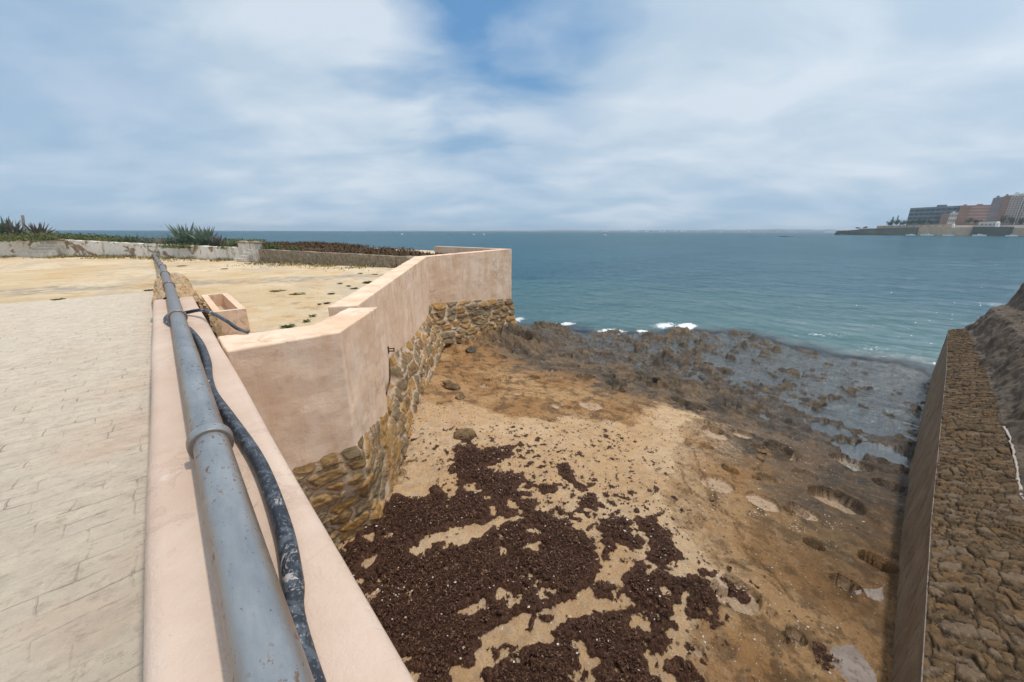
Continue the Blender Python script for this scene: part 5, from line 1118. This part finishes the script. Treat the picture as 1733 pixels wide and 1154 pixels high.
# distant low coast
xs_ = np.linspace(620, 1430, 260); V_ = []; F_ = []
for i, px in enumerate(xs_):
    f0 = ray(px, 393); az = math.atan2(f0[0], f0[1]); D0 = 9500; 
    t_ = float(np.interp(px, [620, 800, 950, 1150, 1300, 1430], [12, 22, 42, 50, 62, 58]))*(.55+.9*float(fbm(np.array(px*.02), np.array(3.), 4, 5)))
    for dd_, z in ((0, -2), (0, t_*.45), (500, t_), (1500, t_*.9), (2200, -2)): V_.append(((D0+dd_)*math.sin(az), (D0+dd_)*math.cos(az), z))
for i in range(len(xs_)-1):
    for k in range(4): F_.append((i*5+k, i*5+k+1, i*5+k+6, i*5+k+5))
o = npmesh('hills', np.array(V_), np.array(F_)[:, ::-1], M['coast']); tag(o, kind='structure')
for i in range(40):
    px = random.uniform(980, 1420); f0 = ray(px, 393); az = math.atan2(f0[0], f0[1]); D0 = 9350
    if i < 14:
        hgt_ = random.uniform(20, 50); wd_ = random.uniform(30, 90)
        o = MB().box((0, 0, hgt_/2), (wd_, 40, hgt_), -az).build('distant_building', M['cream']); o.location = (D0*math.sin(az), D0*math.cos(az), 2)
        tag(o, 'tiny pale building on the hazy far coast', 'building', 'tiny buildings on the hazy coast')

# ------------------------------------------------------------ haze
hz = MB().box((0, 0, 62.), (27900, 27900, 138)).build('haze'); tag(hz, 'pale sea haze in the air', 'haze', kind='stuff')
hm = bpy.data.materials.new('haze'); hm.use_nodes = True; hm.node_tree.nodes.clear(); ou = hm.node_tree.nodes.new('ShaderNodeOutputMaterial'); vo = hm.node_tree.nodes.new('ShaderNodeVolumePrincipled')
vo.inputs['Color'].default_value = (.72, .86, 1, 1); vo.inputs['Density'].default_value = 9e-5; vo.inputs['Anisotropy'].default_value = .2
hm.node_tree.links.new(vo.outputs[0], ou.inputs['Volume']); hz.data.materials.append(hm)

# ------------------------------------------------------------ sun, sky
SUN_AZ = 118; SUN_EL = 75         # clockwise from +Y
L = bpy.data.lights.new('sun', 'SUN'); L.energy = 2.35; L.angle = R(3.0); L.color = (1, .94, .84); so = bpy.data.objects.new('sun', L); COL.objects.link(so)
sdir = Vector((math.sin(R(SUN_AZ))*math.cos(R(SUN_EL)), math.cos(R(SUN_AZ))*math.cos(R(SUN_EL)), math.sin(R(SUN_EL))))
so.rotation_euler = sdir.to_track_quat('Z', 'Y').to_euler(); so.location = (0, 0, 50)
wd = bpy.data.worlds.new('World'); sc.world = wd; wd.use_nodes = True; wd.node_tree.nodes.clear()
k = N.__new__(N); k.t = wd.node_tree; k.out = k.t.nodes.new('ShaderNodeOutputWorld')
sky = k.n('ShaderNodeTexSky', _sky_type='NISHITA', _sun_disc=False, _sun_elevation=R(SUN_EL), _sun_rotation=R(SUN_AZ), _air_density=1.0, _dust_density=1.0, _ozone_density=1.5)
d = k.n('ShaderNodeTexCoord').outputs['Generated']; sep = k.n('ShaderNodeSeparateXYZ', Vector=d); z = k.math('MAXIMUM', sep.outputs[2], 0.)
den = k.math('ADD', z, .27); u = k.math('DIVIDE', sep.outputs[0], den); v = k.math('DIVIDE', sep.outputs[1], den)
pv_ = k.n('ShaderNodeCombineXYZ', X=u, Y=v).outputs[0]
pm = k.map(pv_, (1., 1., 1.), (0, 0, -YAW+R(0)))
pm = k.map(pv_, (1, 1, 1), (0, 0, YAW))
c1 = k.noise(k.map(pm, (.9, .6, 1), loc=(1.3, 4.2, 0)), 1.15, 4, .42, .2)
c2 = k.noise(k.map(pm, (1.1, 1.7, 1), loc=(5.3, 2.2, 0)), 1.5, 6, .5, .3)
cov = k.math('ADD', k.math('MULTIPLY', c1, .76), k.math('MULTIPLY', c2, .24))
# blue opening high above the middle of the view
g = ray(770, -40); g = g/np.linalg.norm(g); gd = k.n('ShaderNodeVectorMath', _operation='DISTANCE', i0=d, i1=tuple(g)).outputs['Value']
hole = k.n('ShaderNodeMapRange', Value=k.math('ADD', gd, k.math('MULTIPLY', k.math('SUBTRACT', c2, .5), .5)), From__Min=.06, From__Max=.30, To__Min=.42, To__Max=0.).outputs[0]
g = ray(130, 10); g = g/np.linalg.norm(g); gd = k.n('ShaderNodeVectorMath', _operation='DISTANCE', i0=d, i1=tuple(g)).outputs['Value']
hole2 = k.n('ShaderNodeMapRange', Value=gd, From__Min=.02, From__Max=.45, To__Min=.13, To__Max=0.).outputs[0]
lowz = k.n('ShaderNodeMapRange', Value=z, From__Min=.0, From__Max=.20, To__Min=.16, To__Max=0.).outputs[0]
cov = k.math('SUBTRACT', k.math('SUBTRACT', k.math('SUBTRACT', cov, hole), hole2), lowz)
fac = k.ramp(cov, (.10, 0), (.50, 1)); k.t.nodes[-1] if False else None
hazec = (2.9, 4.7, 6.6); cloud = k.mix(k.ramp(c2, (.4, 0), (.62, 1)), (5.0, 6.3, 7.6), (6.6, 7.5, 8.5))
skyb = k.mix(.72, sky.outputs[0], (1.3, 3.4, 6.5))
basec = k.mix(k.n('ShaderNodeMapRange', Value=z, From__Min=.0, From__Max=.40, To__Min=1., To__Max=0.).outputs[0], skyb, hazec)
full = k.mix(fac, basec, cloud)
gl_ = Vector((math.sin(R(150))*math.cos(R(55)), math.cos(R(150))*math.cos(R(55)), math.sin(R(55))))
gdot = k.math('MAXIMUM', k.n('ShaderNodeVectorMath', _operation='DOT_PRODUCT', i0=d, i1=tuple(gl_)).outputs['Value'], 0.)
glow = k.n('ShaderNodeVectorMath', _operation='SCALE', i0=(5.8, 5.5, 5.1), Scale=k.math('POWER', gdot, 3.)).outputs[0]  # broad sky brightening out of view, added to fill the shaded wall faces
full = k.mix(1., full, glow, 'ADD')
bg = k.n('ShaderNodeBackground', Color=full, Strength=.1); k.t.links.new(bg.outputs[0], k.out.inputs[0])
sc.view_settings.view_transform = 'Standard'; sc.view_settings.look = 'None'; sc.view_settings.exposure = 0; sc.view_settings.gamma = 1
sc.cycles.volume_bounces = 0; sc.cycles.max_bounces = 6; sc.cycles.transparent_max_bounces = 8
print('done')
